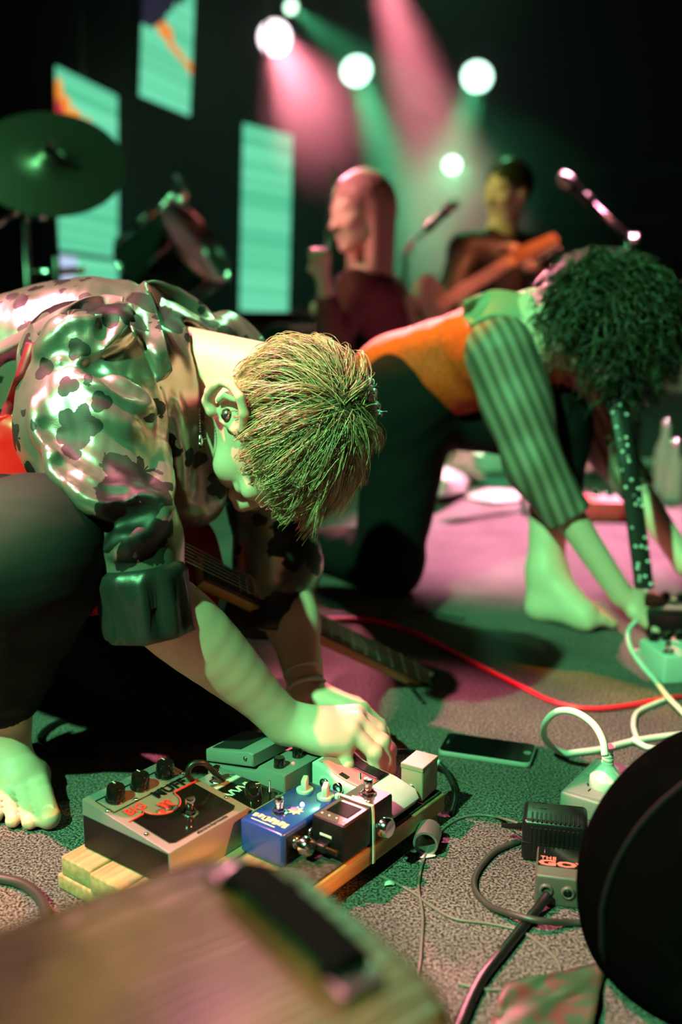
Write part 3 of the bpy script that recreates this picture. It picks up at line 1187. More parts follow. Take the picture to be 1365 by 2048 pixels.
board = thing('pedalboard', 'homemade wooden slat pedalboard lying on the carpet under the effects pedals', 'pedalboard', BP(-.72, .80), RB)
bx = [-.850, -.7965, -.743, -.6895, -.636]
for i in range(5):
    w = .050
    x = bx[i] + w / 2 + .72
    y0, y1 = (.612 - .004 * (i % 2), .985) if i != 4 else (.640, .992)
    vf = rbox(w, y1 - y0, .023, .0025, 2)
    V = np.array(vf[0])
    V[:, 0] += .0012 * np.sin(V[:, 1] * 60 + i)
    V[:, 2] += .0006 * np.sin(V[:, 1] * 45 + 2 * i)
    sl = obj('slat', (V.tolist(), vf[1]), M['pine'], board, m=Matrix.Translation((x, (y0 + y1) / 2 - .80, .0175)), auto=50)
obj('felt_covering', mv(rbox(.046, .345, .0035, .0012), .109, .016, .0403), M['felt'], board, smooth=False)
for y in (.632, .955):
    obj('rail', rbox(.268, .044, .0175, .002), M['pine'], board, m=Matrix.Translation((.0, y - .80, .0)) @ Matrix.Rotation(0, 4, 'Z'), auto=50)
BZ = .0412


def screw(r=.0028):
    return lathe([(r, 0), (r * .95, .0009), (r * .5, .0017), (0, .0019)], 12)


def footswitch(parent, x, y, z, s=1., m='chrome'):
    o = obj('footswitch', mv(J(lathe([(.0098 * s, 0), (.0098 * s, .0008), (.0074 * s, .0012)], 24),
                               lathe([(.0070 * s, .001), (.0070 * s, .0045), (.0055 * s, .0055)], 6),
                               lathe([(.0042 * s, .004), (.0042 * s, .010), (.0050 * s, .0104), (.0053 * s, .0112), (.0053 * s, .0175), (.0045 * s, .019), (0, .0195)], 24)), x, y, z), M[m], parent, auto=35)
    return o


def knob(parent, x, y, z, r=.0095, h=.016, m='blackgloss', flare=1.08, mark=True, name='knob'):
    o = obj(name, mv(lathe([(0, 0), (r * flare, 0), (r * flare, .002), (r * 1.02, .0035), (r * .97, h - .0012), (r * .88, h), (0, h + .0003)], 28), x, y, z), M[m], parent, auto=40)
    if mark:
        a = rnd.uniform(.3, 2.4)
        obj('pointer_line', mv(rot(mv(rbox(.0011, r * .55, .0004, 0), 0, r * .55, 0), a, 'Z'), x, y, z + h + .0002), M['whitep'], o, smooth=False)
    return o


def jack_plug(m4, L=.022, r=.0085):
    "right-angle pancake plug lying along its local z"
    return TR(J(lathe([(0, 0), (.0048, 0), (.0048, .006), (r * .75, .0065), (r, .009), (r, .016), (r * .85, .0185), (0, .0188)], 22)), m4)


# --- big fuzz pedal: steel wedge, black window, red lettering
fz = thing('fuzz_pedal', 'large steel fuzz pedal with three black knobs and red lettering on the pedalboard', 'effects pedal', BP(-.772, .700, BZ), RB + math.pi / 2, 'effects pedals on the wooden board')
W, D, h0, h1 = .122, .139, .041, .058
sl = (h1 - h0) / D
obj('chassis', hexbox([(-W / 2, -D / 2, 0), (W / 2, -D / 2, 0), (W / 2, D / 2, 0), (-W / 2, D / 2, 0), (-W / 2, -D / 2, h0), (W / 2, -D / 2, h0), (W / 2, D / 2, h1), (-W / 2, D / 2, h1)], .0012, 2), M['steel'], fz, auto=40)
TP = Matrix.Translation((0, 0, (h0 + h1) / 2 + .0002)) @ Matrix.Rotation(math.atan(sl), 4, 'X')
obj('side_panel', J(mv(rbox(.0008, D - .004, h0 - .003, 0), -W / 2 - .0003, 0, .001)), M['greyblack'], fz, smooth=False)
# window with rounded corners
rc = [(-.050, -.058), (-.044, -.062), (.044, -.062), (.050, -.058), (.050, .006), (.047, .008), (.018, .008)]
arc = [(.018 + .0 - .024 * (1 - math.cos(a)) + .0, .006 - .022 * math.sin(a)) for a in np.linspace(0, math.pi, 14)]
rc += arc[1:] + [(-.036, .0), (-.050, .0)]
win = obj('window', TR(extrude(rc, .0007), TP), M['blackgloss'], fz, smooth=False)
ol = [(-.054, .002), (-.034, .002)] + [(p[0], p[1] - .0) for p in arc[::-1]] + [(.02, .010), (.054, .010)]
obj('red_outline', TR(tube([(p[0], p[1] - .002, .0009) for p in ol], .0011, 6), TP), M['redprint'], fz)
obj('outline', TR(tube([(-.054, .024, .0006), (.054, .024, .0006), (.054, .055, .0006), (-.054, .055, .0006), (-.054, .024, .0006)], .0006, 6), TP), M['greyblack'], fz)
obj('lettering', TR(mv(text_vf('BIG', .017, .0004, 0, 1.0, .0004), -.034, .0125, .0010), TP), M['redprint'], fz, smooth=False)
obj('lettering', TR(mv(text_vf('MUFF', .019, .0004, 0, 1.05, .0005), .022, .0175, .0010), TP), M['greyblack'], fz, smooth=False)
obj('lettering', TR(mv(text_vf('\u03c0', .026, .0004, 0, 1, .0006), -.004, -.004, .0014), TP), M['redprint'], fz, smooth=False)
for x in (-.017, -.006):
    obj('red_dot', TR(mv(cyl(.0042, .0008, 20), x, -.010, .0009), TP), M['redprint'], fz)
obj('lettering', TR(mv(text_vf('electro-harmonix', .0065, .0002), .006, -.0655, .0006), TP), M['greyblack'], fz, smooth=False)
for x, y in ((-.056, .031), (-.056, -.030), (.056, .031), (.056, -.040), (-.02, .027)):
    obj('screw', TR(mv(screw(), x, y, .0005), TP), M['chrome'], fz)
for x in (-.036, .0, .038):
    k = knob(fz, 0, 0, 0, .0105, .0165, mark=False)
    k.matrix_basis = TP @ Matrix.Translation((x, .043, .0005))
    q = obj('pointer_line', mv(rbox(.0011, .005, .0004, 0), .003, .007, .0166), M['whitep'], k, smooth=False)
f = footswitch(fz, 0, 0, 0, 1.0)
f.matrix_basis = TP @ Matrix.Translation((.004, -.033, .0006))
for x in (-.05, .05):
    for y in (-.055, .055):
        pass

# --- small grey pedal with black face behind it
pm = thing('distortion_pedal', 'small grey metal pedal with black face and one knob behind the large steel pedal', 'effects pedal', BP(-.753, .7945, BZ), RB - math.pi / 2, 'effects pedals on the wooden board')
obj('chassis', rbox(.062, .112, .034, .004, 3), M['greymet'], pm, auto=50)
obj('face_plate', mv(rbox(.050, .066, .0008, 0), 0, .018, .0338), M['blackgloss'], pm, smooth=False)
knob(pm, .004, .030, .0345, .0098, .0155)
footswitch(pm, 0, -.032, .034, .95)
obj('toggle', mv(J(cyl(.0022, .004, 10), mv(cyl(.0012, .010, 10), 0, 0, .003)), -.018, .036, .0345), M['chrome'], pm)
obj('white_print', mv(J(*[TR(rbox(.003, .013, .0003, 0), Matrix.Translation((-.018 + .006 * i, .003, 0)) @ Matrix.Rotation(.35 * (-1) ** i, 4, 'Z')) for i in range(7)]), 0, 0, .0345), M['whitep'], pm, smooth=False)
obj('name_strip', mv(rbox(.05, .007, .0004, 0), 0, -.021, .0339), M['whitep'], pm, smooth=False)

# --- compact grey pedal with a rubber treadle
cp = thing('chorus_pedal', 'compact grey-green pedal with sloping rubber treadle and two knobs at the back of the board', 'effects pedal', BP(-.775, .868, BZ), RB - math.pi / 2, 'effects pedals on the wooden board')
pr = [(-.064, 0), (.064, 0), (.064, .047), (.022, .047), (.016, .040), (-.064, .026)]
ex = extrude(pr, .072, .0025, 2)
obj('chassis', TR(mv(ex, 0, 0, -.036), Matrix(((0, 0, 1, 0), (1, 0, 0, 0), (0, 1, 0, 0), (0, 0, 0, 1)))), M['greymet'], cp, auto=45)
tr = [(-.066, .029), (.014, .044), (.014, .060), (.008, .062), (-.066, .045)]
td = obj('treadle', TR(mv(extrude(tr, .072, .002, 2), 0, 0, -.036), Matrix(((0, 0, 1, 0), (1, 0, 0, 0), (0, 1, 0, 0), (0, 0, 0, 1)))), M['greymet'], cp, auto=45)
obj('rubber_pad', TR(rbox(.058, .050, .0015, .0006), Matrix.Translation((0, -.036, .0515)) @ Matrix.Rotation(math.atan2(.017, .074), 4, 'X')), M['rubber'], td, smooth=False)
for s in (-1, 1):
    obj('screw', TR(screw(.0032), align((s * .036, .002, .052), (s, 0, 0))), M['darksteel'], td)
knob(cp, .019, .042, .047, .0068, .012, mark=False)
knob(cp, -.016, .042, .047, .0068, .012, mark=False)
obj('led', mv(lathe([(.002, 0), (.002, .001), (0, .0025)], 12), .003, .050, .047), M['led_red'], cp)

# --- blue pedal with two white knobs
bl = thing('overdrive_pedal', 'blue metal pedal with two white chicken-head knobs and a lit indicator', 'effects pedal', BP(-.6645, .795, BZ), RB, 'effects pedals on the wooden board')
obj('chassis', rbox(.062, .116, .040, .004, 3), M['blue'], bl, auto=50)
obj('black_side', mv(rbox(.0006, .104, .030, 0), .0311, 0, .004), M['greyblack'], bl, smooth=False)
for x, y in ((-.013, .034), (.016, .036)):
    k = obj('knob', mv(J(lathe([(0, 0), (.0098, 0), (.0100, .003), (.0085, .004), (0, .004)], 24), mv(rot(rbox(.0066, .0165, .0135, .0016, 2), .5, 'Z'), 0, 0, .003)), x, y, .040), M['whitep'], bl, auto=45)
footswitch(bl, -.004, -.022, .040, .95)
obj('led', mv(lathe([(.0026, 0), (.0026, .0015), (.0014, .0032), (0, .0036)], 14), .006, .006, .040), M['led_blue'], bl)
star = [((.010 if i % 2 else .0060) * math.cos(i * math.pi / 8), (.010 if i % 2 else .0060) * math.sin(i * math.pi / 8)) for i in range(16)]
obj('burst_print', mv(extrude(star, .0004), .008, -.008, .0399), M['cream'], bl, smooth=False)
obj('burst_centre', mv(cyl(.0048, .0003, 12), .005, -.007, .0403), mat('mauve_print', (.55, .25, .45)), bl)
obj('cream_print', mv(J(*[TR(rbox(.0052, .0075, .0004, .0001, 1), Matrix.Translation((-.022 + .0064 * i, -.041 + .001 * (i % 2), 0)) @ Matrix.Rotation(.15 * (-1) ** i, 4, 'Z')) for i in range(3)],
                         *[TR(rbox(.0056, .0095, .0004, .0001, 1), Matrix.Translation((-.006 + .0066 * i, -.041 + .0012 * (i % 2), 0)) @ Matrix.Rotation(.12 * (-1) ** i, 4, 'Z')) for i in range(5)]), 0, 0, .0399), M['cream'], bl, smooth=False)
obj('white_print', mv(rbox(.034, .0016, .0004, 0), -.004, -.050, .0399), M['whitep'], bl, smooth=False)
for y in (-.027, .000):
    obj('socket', TR(J(lathe([(.0075, 0), (.0075, .002), (.0062, .003), (.0045, .003), (.0045, -.004)], 20)), align((.031, y - .008, .022), (1, 0, 0))), M['chrome'], bl)
obj('jack_plug', jack_plug(align((.0325, -.035, .022), (1, 0, 0)), r=.0105), M['chrome'], bl, auto=40)

# --- little black tuner pedal, cable-tied to the plank
tu = thing('tuner_pedal', 'small black pedal with chrome footswitch strapped down by a white cable tie', 'effects pedal', BP(-.607, .828, .0445), RB + math.pi, 'effects pedals on the wooden board')
TH = .043
obj('chassis', rbox(.044, .094, TH, .0025, 3), M['greyblack'], tu, auto=50)
obj('top_plate', mv(rbox(.041, .091, .0008, .0003), 0, 0, TH - .0002), mat('plum_metal', (.16, .06, .08), rough=.35, metal=.6), tu, smooth=False)
obj('display', mv(rbox(.030, .026, .0008, .0003), 0, .017, TH + .0004), M['blackgloss'], tu, smooth=False)
obj('display_bar', mv(rbox(.028, .0035, .0006, 0), 0, .0025, TH + .0004), M['whitep'], tu, smooth=False)
for i in range(4):
    obj('marker', mv(cyl(.0013, .0007, 10), -.015 + .010 * i, .037, TH + .0005), M['whitep'], tu)
obj('white_print', mv(J(*[mv(rbox(.0022, .003, .0003, 0), -.011 + .0036 * i, -.014, 0) for i in range(7)]), 0, 0, TH + .0006), M['whitep'], tu, smooth=False)
footswitch(tu, 0, -.029, TH + .0003, 1.05)
obj('power_slot', mv(rbox(.016, .0012, .0025, 0), .002, .0473, .024), M['whitep'], tu, smooth=False)
dp = obj('power_plug', TR(J(rbox(.016, .012, .010, .002, 2)), Matrix.Translation((.004, .052, .009))), M['black'], tu, auto=45)
obj('strain_relief', J(*[TR(lathe([(0, 0), (.0034, 0), (.0034, .0016), (.0026, .0018), (0, .0018)], 12), align((-.004 - .0026 * i, .054, .014), (-1, 0, 0))) for i in range(6)]), M['black'], dp)
obj('jack_plug', jack_plug(align((-.0225, -.014, .020), (-1, 0, 0)), r=.0115), M['chrome'], tu, auto=40)
# tie
tz = [(.0235, -.006, -.004), (.0235, -.006, TH * .6), (.0225, -.006, TH + .001), (.018, -.006, TH + .0022), (-.018, -.006, TH + .0022), (-.0225, -.006, TH + .001), (-.0238, -.006, TH * .6), (-.0245, -.006, .0), (-.026, -.004, -.022)]
ti = obj('cable_tie', sheet([np.array(tz) + [0, -.0017, 0], np.array(tz) + [0, .0017, 0]], .0012, 3), M['whitep'], tu, auto=50)
obj('tie_head', mv(rbox(.005, .006, .006, .001), .0262, -.006, TH - .004), M['whitep'], ti, smooth=False)

# --- white wedge pedal with salmon print under the hand
wp = thing('wedge_pedal', 'white wedge-shaped pedal with salmon print beneath the right hand', 'effects pedal', BP(-.645, .909, BZ + .004), RB, 'effects pedals on the wooden board')
pf = [(-.062, 0), (.050, 0), (.056, .010), (.050, .020), (.020, .028), (-.010, .031), (-.030, .036), (-.046, .045), (-.058, .047), (-.062, .044)]
XZ = Matrix(((1, 0, 0, 0), (0, 0, -1, 0), (0, 1, 0, 0), (0, 0, 0, 1)))
obj('chassis', TR(mv(extrude(pf, .062, .003, 3), 0, 0, -.031), XZ), M['mintwhite'], wp, auto=50)
top = [np.array([x, 0, z + .0006]) for x, z in ((-.054, .0465), (-.046, .0455), (-.030, .0368), (-.010, .0318), (.014, .0292))]
obj('salmon_print', sheet([np.array(top) + [0, -.026, 0], np.array(top) + [0, .004, 0]], .0006, 4), M['pinkpr'], wp)
obj('dark_print', sheet([np.array(top) + [0, .005, 0], np.array(top) + [0, .026, 0]], .0006, 4), M['greyblack'], wp)
obj('print_label', TR(rbox(.012, .007, .0006, 0), Matrix.Translation((-.020, -.020, .0350)) @ Matrix.Rotation(.25, 4, 'Y')), M['blackgloss'], wp, smooth=False)
obj('toggle', mv(cyl(.0014, .010, 10), -.004, -.010, .030), M['chrome'], wp)
for x in (-.040, -.020):
    obj('socket', TR(lathe([(.0072, 0), (.0072, .003), (.006, .004), (.0045, .004), (.0045, -.004)], 18), align((x, -.031, .024), (0, -1, 0))), M['chrome'], wp)
cb = thing('connector_box', 'small plain cream box at the far end of the pedalboard beside the fingers', 'box', BP(-.607, .966, BZ + .004), RB + .1)
M['beige'] = mat('beige_plastic', (.26, .23, .16), rough=.5)
obj('case', rbox(.030, .042, .040, .002, 2), M['beige'], cb, auto=50)
obj('lid', mv(rbox(.0308, .0428, .006, .001), 0, 0, .038), M['beige'], cb, smooth=False)
obj('socket', TR(lathe([(.005, 0), (.005, .002), (.003, .002), (.003, -.002)], 14), align((0, -.021, .015), (0, -1, 0))), M['chrome'], cb)

# ------------------------------------------------------------------ things on the carpet
M['cable_black'] = mat('black_cable', (.008, .008, .008), rough=.4)
M['cable_brown'] = mat('grey_cable', (.045, .037, .035), rough=.4)
M['cable_white'] = mat('white_cable', (.72, .74, .70), rough=.4)
M['cable_red'] = mat('red_cable', (.95, .02, .045), rough=.35)
M['dcwire'] = mat('twin_wire', (.16, .13, .12), rough=.4)


def cable(name, label, pts, r, m, group=None, n=8, lift=0.):
    "pts: (x, y) on the floor, (x, y, z) at a height, or (x, y, None, Y)"
    P = []
    for p in pts:
        if len(p) == 2:
            P.append(G(p[0], p[1], r + lift))
        elif len(p) == 3:
            P.append(G(p[0], p[1], p[2]))
        else:
            P.append(A(p[0], p[1], p[3]))
    P = spline(P, 10)
    P[:, 2] = np.maximum(P[:, 2], r + .0003)
    return tag(obj(name, tube(P, r, n), M[m]), label, 'cable', group)


cable('instrument_cable', 'red instrument cable curving across the dark carpet', [(650, 1238), (740, 1240), (820, 1262), (880, 1290), (960, 1332), (1040, 1372), (1110, 1405), (1180, 1418), (1250, 1413), (1320, 1400), (1420, 1386)], .0045, 'cable_red')
cable('instrument_cable', 'thick black cable running from the grey red-lettered pedal towards the gold case', [(1097, 1790, .016), (1080, 1812, .010), (1058, 1840), (1010, 1900), (962, 1962), (925, 2040), (900, 2120)], .0054, 'cable_black')
cable('instrument_cable', 'grey-brown cable looping past the black power adapter', [(1040, 1682), (1015, 1692), (985, 1708), (955, 1745), (950, 1778), (976, 1810), (1030, 1830, .012), (1085, 1842, .013), (1150, 1846), (1230, 1850)], .0036, 'cable_brown')
cable('adapter_wire', 'thin twin wire from the black adapter passing the metal ring', [(1036, 1646, .022), (1010, 1638, .014), (985, 1633), (930, 1634), (885, 1660), (852, 1710), (838, 1770), (846, 1830), (843, 1900), (838, 1960)], .0016, 'dcwire')
cable('adapter_wire', 'thin twin wire snaking from under the pedalboard to the black soft case', [(760, 1752), (795, 1768), (830, 1788), (862, 1812), (910, 1838), (980, 1848), (1040, 1862), (1085, 1892), (1118, 1928), (1114, 1958), (1062, 1975), (985, 1980), (915, 1968)], .0016, 'dcwire')
pc = cable('patch_cable', 'black cable with a pale sleeve arching off the far end of the pedalboard', [(770, 1508, .05), (800, 1503, .045), (840, 1508, .035), (882, 1530, .020), (906, 1570, .010), (910, 1600), (903, 1628)], .0038, 'cable_black')
pp = spline([G(846, 1510, .0335), G(862, 1517, .0275), G(878, 1527, .0215)], 6)
obj('sleeve', tube(pp, .0052, 10), M['whitep'], pc, True)
cable('patch_cable', 'short black loop of cable resting on the felt plank', [(738, 1570, .060), (775, 1578, .052), (815, 1586, .0465), (842, 1584, .0465), (852, 1572, .0465), (835, 1570, .0465), (800, 1580, .0465)], .0022, 'cable_black')
cable('instrument_cable', 'grey cable curling on the carpet left of the large steel pedal', [(-60, 1750), (0, 1757), (48, 1770), (82, 1800), (92, 1840), (88, 1900)], .0058, 'cable_brown')
cable('instrument_cable', 'black cable looping on the carpet beneath the crouching person', [(190, 1512), (140, 1508), (105, 1500), (80, 1476), (110, 1448), (160, 1434), (220, 1428)], .0048, 'cable_black')
cable('instrument_cable', 'thin dark cable trailing over the carpet by the kneeling knee', [(600, 1236), (680, 1226), (760, 1236), (840, 1224), (930, 1238)], .0035, 'cable_black')
cable('instrument_cable', 'dark cable hanging from the guitar headstock to the carpet', [(792, 1335, .03), (815, 1362, .01), (835, 1390), (848, 1405)], .0035, 'cable_black')
pl = cable('patch_cable', 'black patch cable with metal plugs arching between the grey pedals', [(385, 1563, .09), (376, 1545, .108), (386, 1528, .118), (410, 1527, .116), (432, 1548, .096), (446, 1560, .080)], .0036, 'cable_black')
obj('plug', jack_plug(align(G(448, 1572, .066), E2 * 1. + E1 * .15), r=.0098), M['chrome'], pl, True, auto=40)
obj('plug', TR(cyl(.0042, .016, 12, .001), align(G(440, 1554, .080), (.3, -.2, -.9))), M['chrome'], pl, True)

# white mains cable, plug and power block
mc = cable('mains_cable', 'white mains cable rising in a loop from the white plug', [(1211, 1512, None, 1.118), (1206, 1480, None, 1.130), (1186, 1447, None, 1.15), (1150, 1424, None, 1.175), (1114, 1424, None, 1.20), (1090, 1450, None, 1.24), (1094, 1482, None, 1.31), (1135, 1508), (1200, 1499), (1260, 1484), (1320, 1474), (1420, 1464)], .0046, 'cable_white', n=12)
pg = thing('mains_plug', 'white moulded mains plug standing in the power block', 'plug', G(1213, 1572, .030))
prof = [(0, 0), (.0205, 0), (.0212, .0015), (.0212, .012), (.0205, .0135), (.0190, .0145), (.0085, .0285), (.0078, .030)]
for i in range(4):
    z = .030 + .0052 * i
    prof += [(.0078 - .0004 * i, z + .001), (.0078 - .0004 * i, z + .0034), (.0060 - .0003 * i, z + .0036), (.0060 - .0003 * i, z + .0050)]
prof += [(.0075, .0515), (.0088, .0525), (.0088, .0550), (.0070, .0560), (0, .0560)]
obj('shell', lathe(prof, 32), M['whitep'], pg, auto=35)
for s in (-1, 1):
    obj('pin', mv(rbox(.006, .0018, .012, 0), s * .006, 0, -.012), M['chrome'], pg, smooth=False)
pb = thing('power_block', 'grey-white two-socket power block on the carpet under the white plug', 'power strip', G(1200, 1600, 0), -.62)
obj('case', rbox(.060, .125, .0295, .004, 3), mat('grey_plastic', (.20, .22, .20), rough=.45), pb, auto=50)
for y in (.030, -.030):
    so = obj('socket_plate', mv(rbox(.046, .050, .0012, .0005), 0, y, .0290), mat('socket_plastic', (.25, .27, .25), rough=.4), pb, smooth=False)
    if y < 0:
        for i in range(3):
            obj('slot', mv(rot(rbox(.0018, .008, .0006, 0), (.5, -.5, 0)[i], 'Z'), (-.007, .007, 0)[i], y + (.004, .004, -.009)[i], .0300), M['greyblack'], so, smooth=False)

ad = thing('power_adapter', 'black ribbed wall power adapter with a corrugated lead on the carpet', 'adapter', G(1108, 1706, 0), math.radians(-13))
ab = obj('housing', rbox(.074, .052, .052, .006, 4), M['black'], ad, auto=60)
obj('seam', J(mv(rbox(.0748, .0528, .0007, 0), 0, 0, .024)), M['rubber'], ad, smooth=False)
for i in range(11):
    obj('rib', mv(rbox(.0022, .022, .0012, .0004, 1), -.026 + .0052 * i, -.0155, .0515), M['black'], ab, smooth=False)
    obj('rib', mv(rbox(.0022, .0014, .030, .0004, 1), -.026 + .0052 * i, -.0262, .014), M['black'], ab, smooth=False)
obj('label_frame', mv(tube([(-.026, .006, 0), (-.010, .006, 0), (-.010, .020, 0), (-.026, .020, 0), (-.026, .006, 0)], .0004, 4), 0, 0, .0521), M['rubber'], ab)
obj('strain_relief', J(*[TR(lathe([(0, 0), (.0042 - .00014 * i, 0), (.0042 - .00014 * i, .0016), (.0028, .0019), (.0028, .0028), (0, .0028)], 12), align((-.037 - .0028 * i, .0 + .0001 * i * i, .030 - .0006 * i), (-1, 0, -.2))) for i in range(9)]), M['black'], ad)

gv = thing('overdrive_pedal', 'grey-brown pedal with bold red lettering beside the black soft case', 'effects pedal', G(1143, 1786, 0), math.radians(-13))
obj('chassis', rbox(.078, .062, .036, .0035, 3), M['brown'], gv, auto=50)
obj('face_plate', mv(rbox(.074, .040, .0008, 0), 0, .008, .0355), M['blackgloss'], gv, smooth=False)
M['redletter'] = mat('bright_red_print', (.95, .16, .15), rough=.4)  # plain red print of the lettering
obj('lettering', mv(text_vf('THE', .0085, .0003, 0, 1.15, .0002), -.026, .0035, .0367), M['redletter'], gv, smooth=False)
obj('lettering', mv(TR(text_vf('GOV', .017, .0003, 0, 1.0, .0007), Matrix.Diagonal((1.55, .85, 1, 1))), -.008, -.0065, .0367), M['redletter'], gv, smooth=False)
obj('edge_trim', mv(tube([(-.030, .015, 0), (-.030, .026, 0)], .0008, 6), 0, 0, .0366), M['chrome'], gv)
for x in (-.027, -.004):
    obj('socket', TR(lathe([(.0076, 0), (.0076, .002), (.0062, .0032), (.0046, .0032), (.0046, -.003), (0, -.003)], 20), align((x, -.031, .019), (0, -1, 0))), M['brown'], gv)
    if x > -.01:
        obj('socket_bore', TR(cyl(.0046, .0025, 16), align((x, -.031, .019), (0, -1, 0))), M['greyblack'], gv)

ph = thing('phone', 'black smartphone with silver rim lying face up on the carpet', 'phone', (G(896, 1477) + G(1060, 1537)) / 2 + [0, 0, .001], math.radians(-19))


def rrect(w, h, r, n=6):
    P = []
    for cx, cy, a0 in ((w / 2 - r, h / 2 - r, 0), (-w / 2 + r, h / 2 - r, 90), (-w / 2 + r, -h / 2 + r, 180), (w / 2 - r, -h / 2 + r, 270)):
        for i in range(n + 1):
            a = math.radians(a0 + 90 * i / n)
            P.append((cx + r * math.cos(a), cy + r * math.sin(a)))
    return P


obj('rim', extrude(rrect(.133, .066, .009), .0075, .0018, 2), mat('silver_rim', (.62, .66, .64), rough=.3, metal=.6), ph, auto=40)
obj('glass', mv(extrude(rrect(.130, .063, .008), .0006), 0, 0, .0074), M['blackgloss'], ph, smooth=False)
obj('screen', mv(rbox(.100, .057, .0002, 0), -.002, 0, .0080), mat('screen_glass', (.004, .004, .005), rough=.06, coat=.6), ph, smooth=False)
obj('home_button', mv(lathe([(.0055, 0), (.0055, .0003), (.0045, .0003), (.0045, .0001), (0, .0001)], 20), .0575, 0, .0080), M['greymet'], ph)
obj('earpiece', mv(rbox(.0015, .010, .0002, 0), -.058, 0, .0080), M['greymet'], ph, smooth=False)

rg = thing('metal_ring', 'short metal tube lying on its side on the carpet by the pedalboard', 'tube', G(850, 1706, 0))
obj('tube', TR(lathe([(.0120, 0), (.0148, 0), (.0150, .002), (.0150, .030), (.0148, .032), (.0122, .032), (.0122, .001)], 32), Matrix.Translation((0, -.006, .0152)) @ align((0, 0, 0), (.25, 1, 0))), mat('worn_metal', (.35, .33, .32), rough=.45, metal=.8, bump=(300, .4)), rg, auto=40)
obj('torn_label', mv(sheet([[(-.008, -.012, .0012), (0, -.014, .002), (.012, -.012, .003)], [(-.006, -.004, .0012), (0, -.004, .0016), (.012, -.003, .002)]], .0006, 4), 0, 0, 0), M['whitep'], rg)
tag(obj('paper_scrap', mv(sheet([[(-.006, -.003, .002), (0, -.004, .004), (.005, -.002, .002)], [(-.005, .003, .003), (0, .002, .0055), (.006, .004, .002)]], .0015, 4, .0006), *G(780, 1772)), M['whitep']), 'tiny white paper scrap on the carpet near the thin wire', 'paper scrap')

# ---- right: white box, second white lead, the black gear under the kneeling person's hand
wb = thing('multi_effect', 'white box-shaped effects unit at the kneeling person\'s hand', 'effects pedal', G(1370, 1345, 0), .15)
obj('case', rbox(.13, .10, .050, .004, 3), M['mintwhite'], wb, auto=50)
obj('panel', mv(rbox(.09, .05, .001, 0), .012, -.004, .050), M['whitep'], wb, smooth=False)
for x in (-.045, -.02, .005):
    knob(wb, x, .035, .050, .008, .014, mark=False)
footswitch(wb, -.05, -.03, .050, 1.)
ak = thing('effects_unit', 'black effects unit gripped by the kneeling person\'s hand', 'effects pedal', G(1350, 1262, 0), -.1)
obj('case', rbox(.13, .10, .055, .005, 3), M['greyblack'], ak, auto=50)
for x in (-.045, -.015, .015, .045):
    knob(ak, x, .028, .055, .009, .016, mark=False)
obj('face_plate', mv(rbox(.11, .035, .001, 0), 0, -.018, .0548), M['greymet'], ak, smooth=False)
cable('mains_cable', 'white lead hanging beside the kneeling person\'s hand', [(1275, 1240, .06), (1258, 1262, .05), (1262, 1295, .035), (1284, 1330, .02), (1312, 1362, .012), (1335, 1392, .0165), (1360, 1418, .012), (1390, 1450)], .0045, 'cable_white')
cable('mains_cable', 'white lead crossing the carpet behind the black soft case', [(1265, 1478, .010), (1300, 1496), (1345, 1502), (1420, 1505)], .0046, 'cable_white')
cable('mains_cable', 'pale lead with a small connector crossing under the red cable', [(1275, 1478), (1268, 1450), (1276, 1425), (1310, 1408), (1340, 1396)], .0042, 'cable_white')
wc = thing('cable_connector', 'small pale cable connector beside the kneeling person\'s hand', 'connector', G(1292, 1322, 0), .6)
obj('shell', rbox(.022, .030, .020, .003, 2), M['mintwhite'], wc, auto=50)
obj('collar', TR(cyl(.006, .014, 14, .001), align((0, .014, .010), (0, 1, 0))), M['whitep'], wc)

# ---- leaf-print cloth at the foot of the soft case
ctr = G(1100, 2010)
rows = []
for j in range(4):
    rows.append([G(1010 + 70 * i - 12 * j, 1965 + 38 * j - 14 * i * (j < 3), .004 + .010 * ((i + j) % 2)) for i in range(4)])
lc = tag(obj('leaf_cloth', sheet(rows, .0015, 5, .0015), mat('leaf_print_cloth', (.03, .07, .035), rough=.6, var=(45, (.11, .035, .03), .48, .62), bump=(200, .3))), 'crumpled green leaf-print cloth beside the black soft case', 'cloth')

# ---- black soft case on the right
FB = Field(lin(.16, .72, .006), lin(.60, 1.10, .006), lin(-.006, .34, .006))
cB = np.array([.418, .855, .10])
FB.ell(cB + [0, 0, .0], (.19, .12, .165), None, .02)
FB.cap(cB + [-.04, 0, -.05], cB + [.08, .02, -.05], .12, .12, .06)
FB.plane((0, 0, .001), (0, 0, -1), .03)
V, F = FB.skin(3)
sc = thing('soft_case', 'black rounded soft case standing at the edge of the carpet by the adapter', 'case', (cB[0], cB[1], 0))
obj('cover', (V, F), mat('black_nylon', (.0015, .0015, .0015), rough=1., spec=.0, bump=(300, .4), var=(9, (.004, .0035, .003), .55, .75)), sc, True)
ring = []
for a in np.linspace(-.3, math.pi + .3, 40):
    d = np.array([math.cos(a), -.25, math.sin(a)])
    p = cB.copy()
    t = 0
    while FB.at(p + d * t) < 0 and t < .3:
        t += .002
    ring.append(p + d * t)
obj('piping', tube(np.maximum(np.array(ring), [-9, -9, .004]), .0030, 8), mat('black_piping', (.004, .004, .004), rough=.8, spec=.1), sc, True)

